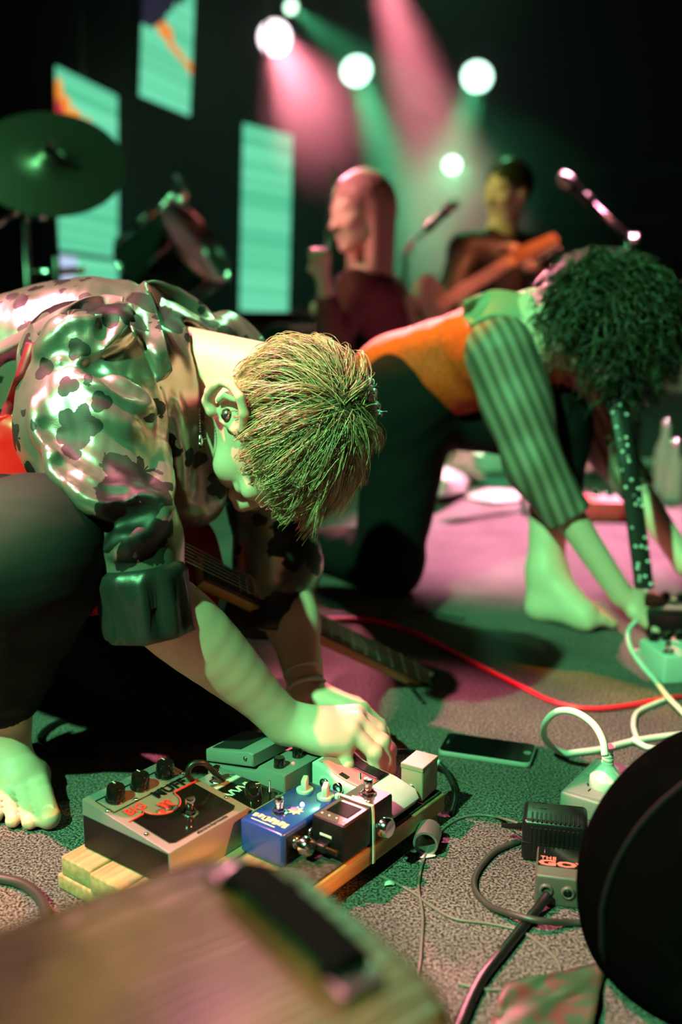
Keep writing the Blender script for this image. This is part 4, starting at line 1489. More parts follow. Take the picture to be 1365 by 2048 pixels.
# ------------------------------------------------------------------ the kneeling musician
M['black_cloth'] = mat('black_trousers', (.006, .007, .007), rough=.9, spec=.1, bump=(700, .5))
M['skinB'] = mat('skin_b', (.70, .50, .40), rough=.5, spec=.4, sss=.08)
M['orange_knit'] = mat('orange_mesh', (.95, .075, .003), rough=.7, bump=(260, 1., 'voronoi'), var=(220, (.45, .03, .002), .45, .62))
M['green_band'] = mat('pale_yoke', (.32, .32, .22), rough=.6, bump=(120, .6, 'wave'))
M['curl'] = hair_mat('dark_curls', (.006, .008, .004), (.032, .036, .014), .4)


def stripe_mat():
    m = mat('sheer_striped_sleeve', (.3, .3, .3), rough=.6)
    nt = m.node_tree
    tc = nd(nt, 'ShaderNodeTexCoord')
    mp = nd(nt, 'ShaderNodeMapping')
    mp.inputs['Rotation'].default_value = (0, math.radians(24), 0)
    w = nd(nt, 'ShaderNodeTexWave')
    w.bands_direction = 'X'
    w.inputs['Scale'].default_value = 14
    w.inputs['Distortion'].default_value = .4
    r = nd(nt, 'ShaderNodeValToRGB')
    r.color_ramp.elements[0].color = (.08, .07, .055, 1)
    r.color_ramp.elements[1].color = (.27, .23, .19, 1)
    nt.links.new(tc.outputs['Object'], mp.inputs[0])
    nt.links.new(mp.outputs[0], w.inputs['Vector'])
    nt.links.new(w.outputs['Fac'], r.inputs['Fac'])
    nt.links.new(r.outputs['Color'], nt.nodes['Principled BSDF'].inputs['Base Color'])
    return m


M['sheer'] = stripe_mat()
hB, nB = A(812, 800, 2.26), A(1062, 668, 2.02)
sR, sL = A(1005, 705, 1.98), A(1115, 715, 2.26)
eR, wR_ = A(1068, 925, 1.93), A(1245, 1192, 1.90)
eL, wL_ = A(1222, 900, 2.18), A(1372, 1128, 2.02)
kR = G(790, 1192, .055)
kR = np.array([kR[0], 2.17, .062])
aR = G(628, 1105, .05)
kL, aL = A(1108, 850, 2.08), A(1092, 1140, 2.00)
hR, hL = A(815, 810, 2.18), A(820, 800, 2.34)
cH = A(1185, 640, 1.98)
RH = frame((.30, .40, -.85), (.80, -.55, .05))
FK = Field(axis(-.20, .95, .006, [(.42, .75)], .004), axis(1.75, 2.85, .006), axis(-.004, .92, .0055))
HB = build_head(FK, cH, RH, 1., fine=False, ears=(1, -1))
FK.cap(HB(0, -.03, -.04), nB, .05, .06, .03)
FK.cap(nB, hB, .085, .095, .04)
FK.cap(sR, sL, .05, .05, .05)
FK.chain([sR, eR, wR_], [.045, .036, .024], .02)
FK.chain([sL, eL, wL_], [.045, .036, .024], .02)
FK.chain([hR, kR, aR], [.075, .05, .036], .03)
FK.chain([hL, kL, aL], [.075, .05, .036], .03)
# right hand reaching over the black unit
mB = [A(1318, 1248, 1.885), A(1326, 1232, 1.90), A(1330, 1216, 1.92), A(1326, 1202, 1.94)]
for q in mB:
    FK.cap(wR_ * .75 + q * .25, q, .019, .014, .012)
for q in mB:
    FK.chain([q, q + [.032, 0, -.006], q + [.048, -.006, -.024]], [.0115, .0102, .009], .004)
FK.chain([A(1270, 1225, 1.88), A(1310, 1258, 1.87), A(1340, 1262, 1.87)], [.016, .0125, .010], .008)
# left hand
for i in range(4):
    q = wL_ + [.055 - .006 * i, -.01 + .02 * i, -.040]
    FK.cap(wL_, q, .020, .013, .012)
    FK.chain([q, q + [.025, -.005, -.018], q + [.03, -.008, -.036]], [.011, .010, .0088], .004)
FK.chain([wL_, wL_ + [.03, -.03, -.04], wL_ + [.055, -.035, -.055]], [.016, .012, .010], .008)
# left foot, bare and flat
hl = G(1082, 1212, .028)
FK.chain([aL, hl], [.040, .030], .02)
bt = G(1168, 1232, .028)
FK.chain([aL + [.01, -.01, -.02], bt], [.038, .028], .025)
FK.chain([hl, bt], [.028, .026], .02)
for i in range(5):
    t = G(1226 - 7 * i, 1248 - 9 * i, .012)
    b0 = bt + [.004 - .002 * i, .018 * i - .018, -.008]
    FK.chain([b0, (b0 + t) / 2 + [0, 0, .007], t], [.018 - .001 * i, .0125 - .001 * i, .0115 - .0012 * i], .006)
# right foot, sole turned up behind
ft = G(556, 1078, .03)
FK.chain([aR, aR * .5 + ft * .5, ft], [.036, .034, .024], .02)
for i in range(5):
    FK.cap(ft + [0, .014 * i - .03, .006], ft + [-.035, .012 * i - .028, .004], .013, .010, .005)
personB = thing('person', 'person with dark curly hair kneeling in an orange mesh top and black trousers', 'person', (.2, 2.2, 0))
obj('body', FK.skin(2), M['skinB'], personB, True)
# top: orange trunk
FO = Field(lin(-.05, .80, .006), lin(1.78, 2.60, .007), lin(.20, .86, .006))
FO.cap(nB + [-.02, .02, -.02], hB + [-.02, 0, .03], .100, .118, .04)
FO.cap(sR + [-.01, .02, .0], sL, .066, .066, .05)
FO.cap(hB, hB + [-.04, .0, -.05], .115, .11, .04)
FO.ell(A(1080, 690, 2.06), (.06, .085, .07), None, .03)
V, F = FO.skin(2)
N = normals(V, F)
V = V + N * (.003 * wrinkle(V, 40, 31))[:, None]
top = obj('top', (V, F), M['orange_knit'], personB, True)
yk = [[A(930, 612, 2.0), A(985, 590, 2.02), A(1060, 600, 2.02)], [A(925, 640, 1.94), A(985, 615, 1.93), A(1062, 628, 1.93)], [A(940, 660, 1.905), A(990, 640, 1.885), A(1068, 650, 1.89)]]
ykh = [[((FO.hit(682.5 + FPX * (p - CAM)[0] / ((p - CAM) @ FW), 1024 - FPX * ((p - CAM) @ UP) / ((p - CAM) @ FW), 1.6)) if FO.hit(682.5 + FPX * (p - CAM)[0] / ((p - CAM) @ FW), 1024 - FPX * ((p - CAM) @ UP) / ((p - CAM) @ FW), 1.6) is not None else p) + np.array([0, -.006, .008]) for p in r] for r in yk]
obj('yoke', sheet(ykh, .006, 5), M['green_band'], top, True)
# sleeves
FV = Field(lin(.22, .90, .005), lin(1.78, 2.40, .006), lin(.05, .86, .005))
FV.chain([sR, (sR + eR) / 2, eR, eR * .30 + wR_ * .70], [.078, .064, .054, .042], .03)
FV.chain([sL, eL, eL * .30 + wL_ * .70], [.060, .046, .038], .03)
for s_, e_, w_ in ((sR, eR, wR_), (sL, eL, wL_)):
    c = e_ * .35 + w_ * .65
    FV.cap(c + (w_ - e_) * .04, c + (w_ - e_) * .5, .10, .10, .002, 's')
V, F = FV.skin(2)
N = normals(V, F)
V = V + N * (.003 * wrinkle(V, 50, 33, (1, 1, .5)))[:, None]
obj('sleeves', (V, F), M['sheer'], personB, True)
# trousers
FQ = Field(lin(-.12, .72, .006), lin(1.85, 2.75, .007), lin(-.002, .62, .006))
FQ.chain([hR, kR + [0, 0, .012], aR + [.03, -.01, .012]], [.108, .074, .055], .03)
FQ.chain([hL, kL, kL * .33 + aL * .67], [.105, .078, .062], .03)
FQ.cap(hR, hL, .115, .11, .05)
FQ.cap(kL * .30 + aL * .70, aL, .09, .09, .002, 's')
V, F = FQ.skin(2)
N = normals(V, F)
V = V + N * (.0035 * wrinkle(V, 38, 35))[:, None]
V[:, 2] = np.maximum(V[:, 2], .001)
obj('trousers', (V, F), M['black_cloth'], personB, True)
# curly hair
rs = np.random.RandomState(9)
paths, radii = [], []
while len(paths) < 1500:
    n0 = rs.normal(size=3)
    n0 /= np.linalg.norm(n0)
    if n0[2] < hairline(n0[1]) - .3:
        continue
    p0 = np.array([.078, .1, .093]) * n0 + [0, -.012, .03]
    L = rs.uniform(.045, .09)
    ax = n0 + rs.normal(size=3) * .35
    ax /= np.linalg.norm(ax)
    a = np.cross(ax, rs.normal(size=3))
    a /= np.linalg.norm(a)
    b = np.cross(ax, a)
    w0, rr = rs.uniform(9, 16), rs.uniform(.006, .012)
    P = []
    for t in np.linspace(0, 1, 15):
        q = HB(*(p0 + ax * L * t + rr * (.3 + t) * (a * math.cos(w0 * t) + b * math.sin(w0 * t))))
        q[2] -= .05 * t * t
        P.append(q)
    paths.append(P)
    radii.append(rs.uniform(.0016, .0028))
hc = obj('hair', ([HB(*(np.array(cap[0][i]) * np.array([.09, .11, .104]) + off)) for i in keep], [[mp[i] for i in f] for f in cap[1] if all(i in ks for i in f)]), M['curl'], personB, True)
tag(hc, 'dark mop of curly hair')
strands(paths, radii, 'curls', M['curl'], hc, 4)
M['sequin'] = mat('silver_sequin', (.75, .75, .75), rough=.35, metal=.3)
# sequinned strap hanging from the shoulder
sp = [A(1225, 760, 1.93), A(1240, 830, 1.89), A(1256, 920, 1.86), A(1268, 1010, 1.85), A(1280, 1100, 1.84), A(1290, 1178, 1.83)]
ss = spline(sp, 8)
st = thing('sequin_strap', 'black sequinned strap hanging from the kneeling person\'s neck', 'strap', (sp[3][0], sp[3][1], 0))
obj('band', sheet([ss + [-.018, .002, 0], ss + [0, -.003, 0], ss + [.018, .002, 0]], .004, 3), M['rubber'], st, True)
for i in range(0, len(ss), 1):
    for dx in (-.010, .002, .012):
        if rs.rand() < .38:
            p = ss[i] + np.array([dx + rs.normal() * .002, -.006, rs.normal() * .004])
            obj('sequin', TR(lathe([(.0036, 0), (.003, .001), (0, .0016)], 10), align(p, (rs.normal() * .5 - .2, -1, rs.normal() * .5 + .35))), M['sequin'], st, True)

# ------------------------------------------------------------------ up-stage: screens, lamps, haze, drums, the other musicians
def screen_mat(name, kind):
    m = bpy.data.materials.new(name)
    m.use_nodes = True
    nt = m.node_tree
    b = nt.nodes['Principled BSDF']
    b.inputs['Base Color'].default_value = (.01, .01, .01, 1)
    tc = nd(nt, 'ShaderNodeTexCoord')
    sep = nd(nt, 'ShaderNodeSeparateXYZ')
    nt.links.new(tc.outputs['Generated'], sep.inputs[0])
    z = sep.outputs[2]
    x = sep.outputs[0]
    w = nmath(nt, 'SINE', nmath(nt, 'MULTIPLY', z, 95.))
    wob = nd(nt, 'ShaderNodeTexNoise')
    wob.inputs['Scale'].default_value = 3
    nt.links.new(tc.outputs['Generated'], wob.inputs['Vector'])
    n2 = nd(nt, 'ShaderNodeTexNoise', noise_dimensions='1D')
    n2.inputs['Scale'].default_value = 9
    nt.links.new(z, n2.inputs['W'])
    v = nmath(nt, 'ADD', nmath(nt, 'MULTIPLY', w, .05), nmath(nt, 'MULTIPLY_ADD', n2.outputs['Fac'], .55, .12))
    r = nd(nt, 'ShaderNodeValToRGB')
    r.color_ramp.elements[0].position = .2
    r.color_ramp.elements[0].color = (.04, .42, .20, 1)
    r.color_ramp.elements[1].position = .62
    r.color_ramp.elements[1].color = (.22, .86, .52, 1)
    nt.links.new(v, r.inputs['Fac'])
    col = r.outputs['Color']

    def over(mask, c):
        nonlocal col
        mx = nd(nt, 'ShaderNodeMix', data_type='RGBA')
        nt.links.new(mask, mx.inputs[0])
        nt.links.new(col, mx.inputs[6])
        mx.inputs[7].default_value = (*c, 1)
        col = mx.outputs[2]
    fl = nd(nt, 'ShaderNodeTexNoise')
    fl.inputs['Scale'].default_value = 7
    fl.inputs['Detail'].default_value = 4
    nt.links.new(tc.outputs['Generated'], fl.inputs['Vector'])
    f = nmath(nt, 'MULTIPLY', nmath(nt, 'SUBTRACT', fl.outputs['Fac'], .5), .30)

    def band(val, c, h):
        return nmath(nt, 'LESS_THAN', nmath(nt, 'ABSOLUTE', nmath(nt, 'SUBTRACT', val, c)), h)
    if kind == 1:
        d = nmath(nt, 'ADD', nmath(nt, 'ADD', nmath(nt, 'MULTIPLY', x, .26), z), f)
        up = nmath(nt, 'GREATER_THAN', z, .62)
        over(nmath(nt, 'MULTIPLY', band(d, .885, .042), up), (.95, .30, .03))
        over(nmath(nt, 'MULTIPLY', band(d, .825, .035), up), (.55, .03, .05))
        over(nmath(nt, 'MULTIPLY', nmath(nt, 'LESS_THAN', d, .795), up), (.01, .012, .02))
        over(band(z, .195, .012), (.0, .03, .02))
        over(nmath(nt, 'MULTIPLY', nmath(nt, 'LESS_THAN', nmath(nt, 'ADD', nmath(nt, 'ADD', x, z), nmath(nt, 'MULTIPLY', f, 2)), .42), nmath(nt, 'LESS_THAN', z, .18)), (.50, .62, .85))
    elif kind == 2:
        d = nmath(nt, 'ADD', nmath(nt, 'ADD', nmath(nt, 'MULTIPLY', x, .30), z), f)
        over(band(d, .70, .05), (.85, .25, .03))
        over(nmath(nt, 'MULTIPLY', nmath(nt, 'GREATER_THAN', nmath(nt, 'SUBTRACT', z, nmath(nt, 'MULTIPLY', x, -.0)), .55), nmath(nt, 'LESS_THAN', nmath(nt, 'ADD', nmath(nt, 'MULTIPLY', x, .62), nmath(nt, 'ADD', nmath(nt, 'SUBTRACT', 1., z), f)), .55)), (.012, .01, .03))
    else:
        over(band(z, .425, .006), (.05, .45, .3))
    nt.links.new(col, b.inputs['Emission Color'])
    b.inputs['Emission Strength'].default_value = 1.15
    return m


def led_panel(label, bl, tl, br, Y0, Y1, kind):
    a, t_, c = A(*bl, Y0), A(*tl, Y0), A(*br, Y1)
    w, h = np.linalg.norm(c - a), np.linalg.norm(t_ - a)
    x = Vector((c - a) / w)
    z = Vector((t_ - a) / h)
    y = z.cross(x).normalized()
    z = x.cross(y).normalized()
    t = thing('led_panel', label, 'screen', a, 0, 'LED panels hung behind the band')
    t.matrix_basis = Matrix.Translation(Vector(a)) @ Matrix((x, y, z)).transposed().to_4x4()
    MW[t.name] = t.matrix_basis.copy()
    obj('cabinet', mv(rbox(w + .01, .05, h + .01, .004), w / 2, .032, -.005), M['greyblack'], t, smooth=False)
    obj('screen', mv(rbox(w, .006, h, 0), w / 2, 0, 0), screen_mat('led_picture_%d' % kind, kind), t, smooth=False)
    obj('hanger', rod((w / 2, .04, h), (w / 2, .04, max(h + .1, 4.9 - a[2])), .012), M['darksteel'], t)
    return t


led_panel('LED panel with flame picture and dark bar behind the cymbal', (119, 590), (110, 131), (236, 597), 6.0, 6.75, 1)
led_panel('highest LED panel with dark flame-edged corner hung near the ceiling', (280, 191), (292, -70), (379, 232), 6.3, 6.98, 2)
led_panel('narrow plain green LED panel hung right of the tilted tom', (480, 621), (470, 243), (576, 628), 7.0, 7.32, 3)

# ---- stage lamps
M['lamp_black'] = mat('lamp_housing', (.02, .02, .02), rough=.5)


def lamp(label, px, py, Y, rpx, aim, glow, col, watt, deg):
    c = A(px, py, Y)
    d = np.asarray(aim) - c
    d /= np.linalg.norm(d)
    r = rpx * (Y / math.cos(PITCH)) / FPX
    t = thing('stage_lamp', label, 'lamp', c, 0, 'stage lamps rigged behind the band')
    m4 = Matrix.Translation(-Vector(c)) @ align(c, d)
    obj('housing', TR(lathe([(0, -.30), (r * .7, -.28), (r * .95, -.20), (r * 1.12, -.02), (r * 1.12, .03), (r * 1.04, .03), (r * 1.02, .0)], 28), m4), M['lamp_black'], t)
    obj('lens', TR(lathe([(r * 1.02, -.002), (r * .8, .006), (0, .012)], 28), m4), mat('lit_lens', (.8, .8, .8), emit=glow, es=4), t)
    obj('yoke', TR(tube([(r * 1.2, 0, -.10), (r * 1.25, 0, -.24), (r * .9, 0, -.36), (-r * .9, 0, -.36), (-r * 1.25, 0, -.24), (-r * 1.2, 0, -.10)], .012, 8), m4), M['lamp_black'], t)
    obj('drop_rod', rod(Vector(m4 @ Vector((0, 0, -.36))), Vector(m4 @ Vector((0, 0, -.36))) + Vector((0, 0, 5 - c[2] + .36 * d[2])), .014), M['lamp_black'], t)
    s = spot('stage_lamp_beam', c + d * .03, aim, col, watt, deg, .25, r * .8)
    return t


BG = (.12, 1, .42)
BR = (1, .24, .32)
lamp('rose stage lamp with a white-hot lens left of the green lamps', 550, 75, 8.4, 29, A(722, 425, 3.7), (1, .85, .88), BR, 9000, 8)
lamp('small green stage lamp above the rose lamp', 582, 14, 9.2, 12, A(770, 170, 7.0), (.6, 1, .7), BG, 600, 9)
lamp('green stage lamp with a white-hot lens over the long-haired musician', 713, 141, 8.4, 27, A(860, 560, 5.4), (.6, 1, .78), BG, 2600, 9)
lamp('green stage lamp tilted inward over the seated guitarist', 955, 153, 8.4, 27, A(862, 430, 5.8), (.6, 1, .78), BG, 1500, 8)
lamp('lowest green stage lamp behind the seated guitarist', 905, 330, 8.8, 15, A(900, 430, 5.0), (.85, 1, .92), BG, 700, 14)
lamp('rose stage lamp throwing a beam down through the haze', 745, -120, 8.2, 28, A(880, 330, 5.8), (1, .8, .85), BR, 7000, 9.5)

# ---- smoke haze hanging up-stage
hz = obj('haze', slab(-3.2, 3.6, 4.95, 9.65, .02, 4.95), M['wall'], smooth=False)
hm = bpy.data.materials.new('smoke_haze')
hm.use_nodes = True
nt = hm.node_tree
nt.nodes.remove(nt.nodes['Principled BSDF'])
vs = nd(nt, 'ShaderNodeVolumeScatter')
vs.inputs['Density'].default_value = .06
vs.inputs['Anisotropy'].default_value = .35
nt.links.new(vs.outputs[0], nt.nodes['Material Output'].inputs['Volume'])
hz.data.materials[0] = hm
tag(hz, 'thin smoke haze hanging in the beams behind the band', 'haze', kind='stuff')

# ---- drums
M['cymbal'] = mat('cymbal_bronze', (.20, .20, .16), rough=.38, metal=.8, bump=(28, .8))
M['drumshell'] = mat('black_drum_shell', (.015, .02, .017), rough=.2, coat=.4)
M['drumhead'] = mat('clear_drum_head', (.05, .06, .055), rough=.3)


def stand(t, base, top, r=.011, disc=False):
    base = np.asarray(base, float)
    top = np.asarray(top, float)
    if disc:
        obj('pole', rod(base + [0, 0, .02], top, r), M['darksteel'], t, True)
        obj('base', mv(lathe([(0, 0), (.12, 0), (.125, .008), (.115, .018), (.02, .028), (0, .028)], 28), base[0], base[1], 0), M['rubber'], t, True)
        return
    obj('pole', rod(base + [0, 0, .12], top, r), M['darksteel'], t, True)
    for i in range(3):
        a = 2 * math.pi * i / 3 + .4
        e = base + np.array([.26 * math.cos(a), .26 * math.sin(a), .012])
        obj('leg', rod(base + [0, 0, .30], e, .008), M['darksteel'], t, True)
        obj('rubber_foot', mv(cyl(.014, .02, 10), e[0], e[1], 0), M['rubber'], t, True)
    obj('collar', mv(J(cyl(.02, .05, 14, .004), TR(cyl(.008, .03, 10), align((.02, 0, .025), (1, 0, 0)))), base[0], base[1], base[2] + .62 * (top[2] - base[2])), M['chrome'], t, True)


def cymbal(label, c, r, nrm, base):
    t = thing('cymbal', label, 'cymbal', (base[0], base[1], 0), 0, 'cymbals and drums of the kit')
    m4 = align(c, nrm)
    obj('bronze', TR(lathe([(r, 0), (r * .8, .006), (r * .5, .013), (r * .2, .020), (r * .16, .032), (r * .08, .042), (.006, .044), (.006, .041), (r * .15, .029), (r * .19, .017), (r * .5, .010), (r, -.0015), (r, 0)], 48), m4), M['cymbal'], t, True)
    obj('wing_nut', TR(J(cyl(.012, .02, 12), mv(cyl(.006, .05, 10), 0, 0, .0), mv(rbox(.04, .006, .014, .003), 0, 0, .03)), m4 @ Matrix.Translation((0, 0, .044))), M['chrome'], t, True)
    obj('tilter', rod(np.asarray(c) - np.array(nrm) * .09, c, .007), M['chrome'], t, True)
    stand(t, base, np.asarray(c) - np.array(nrm) * .08)
    return t


cc = A(100, 325, 3.3)
nn = np.array([.18, -.74, .65])
cymbal('large dark bronze crash cymbal tilted on its stand before the flame screen', cc, .235, nn / np.linalg.norm(nn), (cc[0] - .01, cc[1] + .06, 0))


def drum(label, c, ax, r, h, base):
    t = thing('tom_drum', label, 'drum', (base[0], base[1], 0), 0, 'cymbals and drums of the kit')
    m4 = align(c, ax)
    obj('shell', TR(lathe([(r, -h / 2), (r, h / 2)], 40), m4), M['drumshell'], t, True)
    for s in (-1, 1):
        obj('head', TR(lathe([(0, s * h / 2 + .004 * s), (r * .98, s * h / 2 + .003 * s), (r * 1.01, s * h / 2)], 40), m4), M['drumhead'], t, True)
        obj('hoop', TR(tube([(r * 1.03 * math.cos(a), r * 1.03 * math.sin(a), s * h / 2) for a in np.linspace(0, 2 * math.pi, 49)], .010, 8, False), m4), M['chrome'], t, True)
    for i in range(6):
        a = 2 * math.pi * i / 6
        obj('lug', TR(J(mv(rbox(.022, .018, .05, .005), r + .009, 0, -.025), rod((r + .02, 0, -h / 2), (r + .02, 0, h / 2), .004, n=8)), m4 @ Matrix.Rotation(a, 4, 'Z')), M['chrome'], t, True)
    obj('mount', mv(J(rbox(.05, .05, .09, .008)), *(np.asarray(c) + [0, .02, r * .8])), M['chrome'], t, True)
    stand(t, base, np.asarray(c) + [0, .0, -.05])
    return t


tc_ = A(345, 520, 3.9)
drum('black tom drum with chrome hoops tilted towards the audience', tc_, (.75, -.30, .52), .17, .24, (tc_[0], tc_[1] + .02, 0))
mp2 = A(345, 405, 4.0)
hw = thing('drum_microphone', 'small microphone clipped on a short arm over the black tom', 'microphone', (mp2[0], mp2[1] + .3, 0))
stand(hw, (mp2[0], mp2[1] + .3, 0), A(352, 350, 4.3), disc=True)
obj('arm', rod(A(352, 350, 4.3), A(372, 380, 4.0), .008), M['darksteel'], hw, True)
obj('capsule', TR(lathe([(0, 0), (.018, .004), (.02, .06), (.024, .075), (.022, .10), (0, .11)], 18), align(A(372, 375, 4.0), (-.3, -.2, -1))), M['chrome'], hw, True)
obj('clip', TR(cyl(.018, .06, 12, .005), align(A(346, 418, 4.05), (0, 0, 1))), M['chrome'], hw, True)
# hi-hat stand and boom arms at the far left
bs_ = A(48, 430, 3.5)
bo = thing('boom_stand', 'bent chrome boom stand at the left of the cymbal', 'stand', (bs_[0], bs_[1], 0))
stand(bo, (bs_[0], bs_[1], 0), bs_)
obj('boom', tube(spline([A(-60, 490, 3.4), A(0, 445, 3.45), A(40, 420, 3.5)], 6), .012, 10), M['chrome'], bo, True)
obj('joint', mv(rbox(.03, .03, .05, .006), *(bs_ - [0, 0, .025])), M['chrome'], bo, True)
obj('cross_bar', rod(A(60, 548, 3.5), A(170, 540, 3.55), .014), M['chrome'], bo, True)
obj('wing_bolt', mv(cyl(.02, .05, 12, .004), *A(82, 440, 3.45)), M['chrome'], bo, True)

# ---- black drum riser and equipment in the dark behind
rz = thing('speaker_cabinet', 'black speaker cabinet in the dark behind the crouching person', 'speaker', (A(590, 640, 4.42)[0] + .10, 4.48, 0))
obj('cabinet', rbox(.75, .40, .62, .012, 2), M['greyblack'], rz, auto=45)
obj('grille', mv(rbox(.66, .01, .52, .003), 0, -.203, .05), M['felt'], rz, smooth=False)
obj('handle', TR(tube([(-.08, 0, 0), (-.07, 0, .03), (.07, 0, .03), (.08, 0, 0)], .010, 8), Matrix.Translation((0, 0, .618))), M['rubber'], rz)

# ---- microphones on stands
M['micgrille'] = mat('mic_grille', (.55, .5, .5), rough=.35, metal=.9, bump=(500, 1., 'voronoi'))


def mic_stand(label, tip, knee, foot, mr=.026, m='darksteel', disc=True):
    t = thing('microphone_stand', label, 'microphone stand', (foot[0], foot[1], 0))
    stand(t, foot, knee, disc=disc)
    d = np.asarray(tip) - np.asarray(knee)
    L = np.linalg.norm(d)
    d = d / L
    obj('boom', rod(knee, np.asarray(tip) - d * .16, .009), M[m], t, True)
    mi = obj('microphone', TR(lathe([(0, -.17), (.010, -.168), (.012, -.10), (.019, -.03), (.021, -.022)], 18), align(tip, d)), M['black'], t, True)
    obj('grille', TR(lathe([(.021, -.022), (mr, -.012), (mr * 1.0, .006), (mr * .7, .024), (0, .030)], 20), align(tip, d)), M['micgrille'], mi, True)
    obj('clip', TR(cyl(.018, .05, 12, .004), align(np.asarray(tip) - d * .14, d)), M['black'], t, True)
    obj('knob', TR(cyl(.016, .03, 12, .003), align(knee, (1, 0, 0))), M['chrome'], t, True)
    return t


k2 = A(1262, 478, 3.75)
mic_stand('boom microphone stand reaching over the curly-haired person', A(1132, 360, 3.65), k2, (k2[0], k2[1], 0))
k3 = A(812, 498, 4.15)
mic_stand('boom microphone stand with a bright chrome arm beside the long-haired musician', A(905, 412, 4.15), k3, (k3[0], k3[1], 0), .022, 'chrome')
vx = A(622, 600, 4.1)
vs_ = thing('microphone_stand', 'thin upright stand left of the long-haired musician', 'microphone stand', (vx[0], vx[1], 0))
stand(vs_, (vx[0], vx[1], 0), A(668, 330, 4.1), disc=True)

# ---- long-haired musician, seated, turned to the left
M['hairC'] = mat('long_brown_hair', (.42, .24, .20), rough=.45, bump=(60, .8, 'wave'))
M['maroon_top'] = mat('maroon_jumper', (.16, .02, .035), rough=.8)
M['dark_jacket'] = mat('dark_jacket', (.03, .022, .018), rough=.55)


def seated(label, c, Rh, S, shN, shF, elN, wrN, elF, wrF, hip, kn, an, topm, hairlen, hairm, h=.012):
    pts = np.array([c, shN, shF, elN, wrN, elF, wrF, hip, *kn, *an])
    lo, hi = pts.min(0) - .22, pts.max(0) + .22
    f = Field(lin(lo[0], hi[0], .009), lin(lo[1], hi[1], .011), lin(-.005, hi[2], .009))
    Hc = build_head(f, c, Rh, S, fine=False)
    nk_ = (np.asarray(shN) + shF) / 2 + [0, 0, .02]
    f.cap(Hc(0, -.02, -.06), nk_, .05, .06, .03)
    f.cap(nk_ - [0, 0, .03], hip, .10, .12, .05)
    f.cap(shN, shF, .055, .055, .05)
    for s_, e_, w_ in ((shN, elN, wrN), (shF, elF, wrF)):
        f.chain([s_, e_, w_], [.045, .036, .026], .02)
        d = np.asarray(w_, float) - e_
        d /= np.linalg.norm(d)
        sd = np.cross(d, [0, 0, 1.])
        sd /= np.linalg.norm(sd) + 1e-6
        for i in range(4):
            b0 = np.asarray(w_) + d * .085 + sd * (.018 * (i - 1.5))
            f.cap(w_, b0, .020, .013, .01)
            f.chain([b0, b0 + d * .03 - [0, 0, .014], b0 + d * .035 - [0, 0, .045]], [.0115, .0105, .009], .004)
        f.chain([w_, np.asarray(w_) + d * .04 + sd * .04, np.asarray(w_) + d * .07 + sd * .04 - [0, 0, .02]], [.016, .013, .010], .008)
    for k_, a_ in zip(kn, an):
        f.chain([hip, k_, a_], [.085, .058, .038], .03)
        f.cap(a_, np.asarray(a_) + [-.05, -.14, -.04], .038, .03, .02)
    V, F = f.skin(2)
    V[:, 2] = np.maximum(V[:, 2], .002)
    t = thing('person', label, 'person', (hip[0], hip[1], 0))
    obj('body', (V, F), M['skin'], t, True)
    f = Field(lin(lo[0], hi[0], .010), lin(lo[1], hi[1], .011), lin(-.005, hi[2], .010))
    f.cap(nk_ - [0, 0, .06], hip, .12, .145, .05)
    f.cap(shN, shF, .075, .075, .05)
    f.chain([shN, elN, np.asarray(elN) * .3 + np.asarray(wrN) * .7], [.064, .052, .042], .03)
    f.chain([shF, elF, np.asarray(elF) * .3 + np.asarray(wrF) * .7], [.064, .052, .042], .03)
    V, F = f.skin(2)
    V = V + normals(V, F) * (.006 * wrinkle(V, 30, 41))[:, None]
    obj('jumper', (V, F), topm, t, True)
    f = Field(lin(lo[0], hi[0], .011), lin(lo[1], hi[1], .012), lin(-.005, hip[2] + .2, .011))
    for k_, a_ in zip(kn, an):
        f.chain([hip, k_, np.asarray(k_) * .15 + np.asarray(a_) * .85], [.115, .078, .06], .03)
    V, F = f.skin(2)
    obj('trousers', (V, F), M['black_cloth'], t, True)
    f = Field(lin(c[0] - .25, c[0] + .25, .008), lin(c[1] - .25, c[1] + .25, .008), lin(c[2] - .2 - hairlen, c[2] + .2, .008))
    f.ell(Hc(0, -.022, .038), (.088 * S, .105 * S, .097 * S), Rh, .02)
    if hairlen:
        f.cap(Hc(0, -.055, .0), Hc(0, -.06, 0) - [0, 0, hairlen], .075, .065, .04)
        for s_ in (1, -1):
            f.cap(Hc(s_ * .06, -.02, .0), Hc(s_ * .065, -.01, 0) - [0, 0, hairlen * .9], .035, .028, .03)
    f.ell(Hc(0, .10, -.035), (.062, .06, .085), Rh, .02, 's')
    V, F = f.skin(2)
    V = V + normals(V, F) * (.004 * wrinkle(V, 120, 43, (1, 1, .12)))[:, None]
    obj('hair', (V, F), hairm, t, True)
    return t


def stool(label, x, y, h):
    t = thing('stool', label, 'stool', (x, y, 0))
    obj('seat', mv(lathe([(0, 0), (.16, 0), (.175, .015), (.175, .05), (.16, .065), (0, .07)], 32), 0, 0, h - .07), M['rubber'], t)
    for i in range(4):
        a = math.pi / 4 + i * math.pi / 2
        obj('leg', rod((.10 * math.cos(a), .10 * math.sin(a), h - .07), (.17 * math.cos(a), .17 * math.sin(a), 0), .012), M['darksteel'], t)


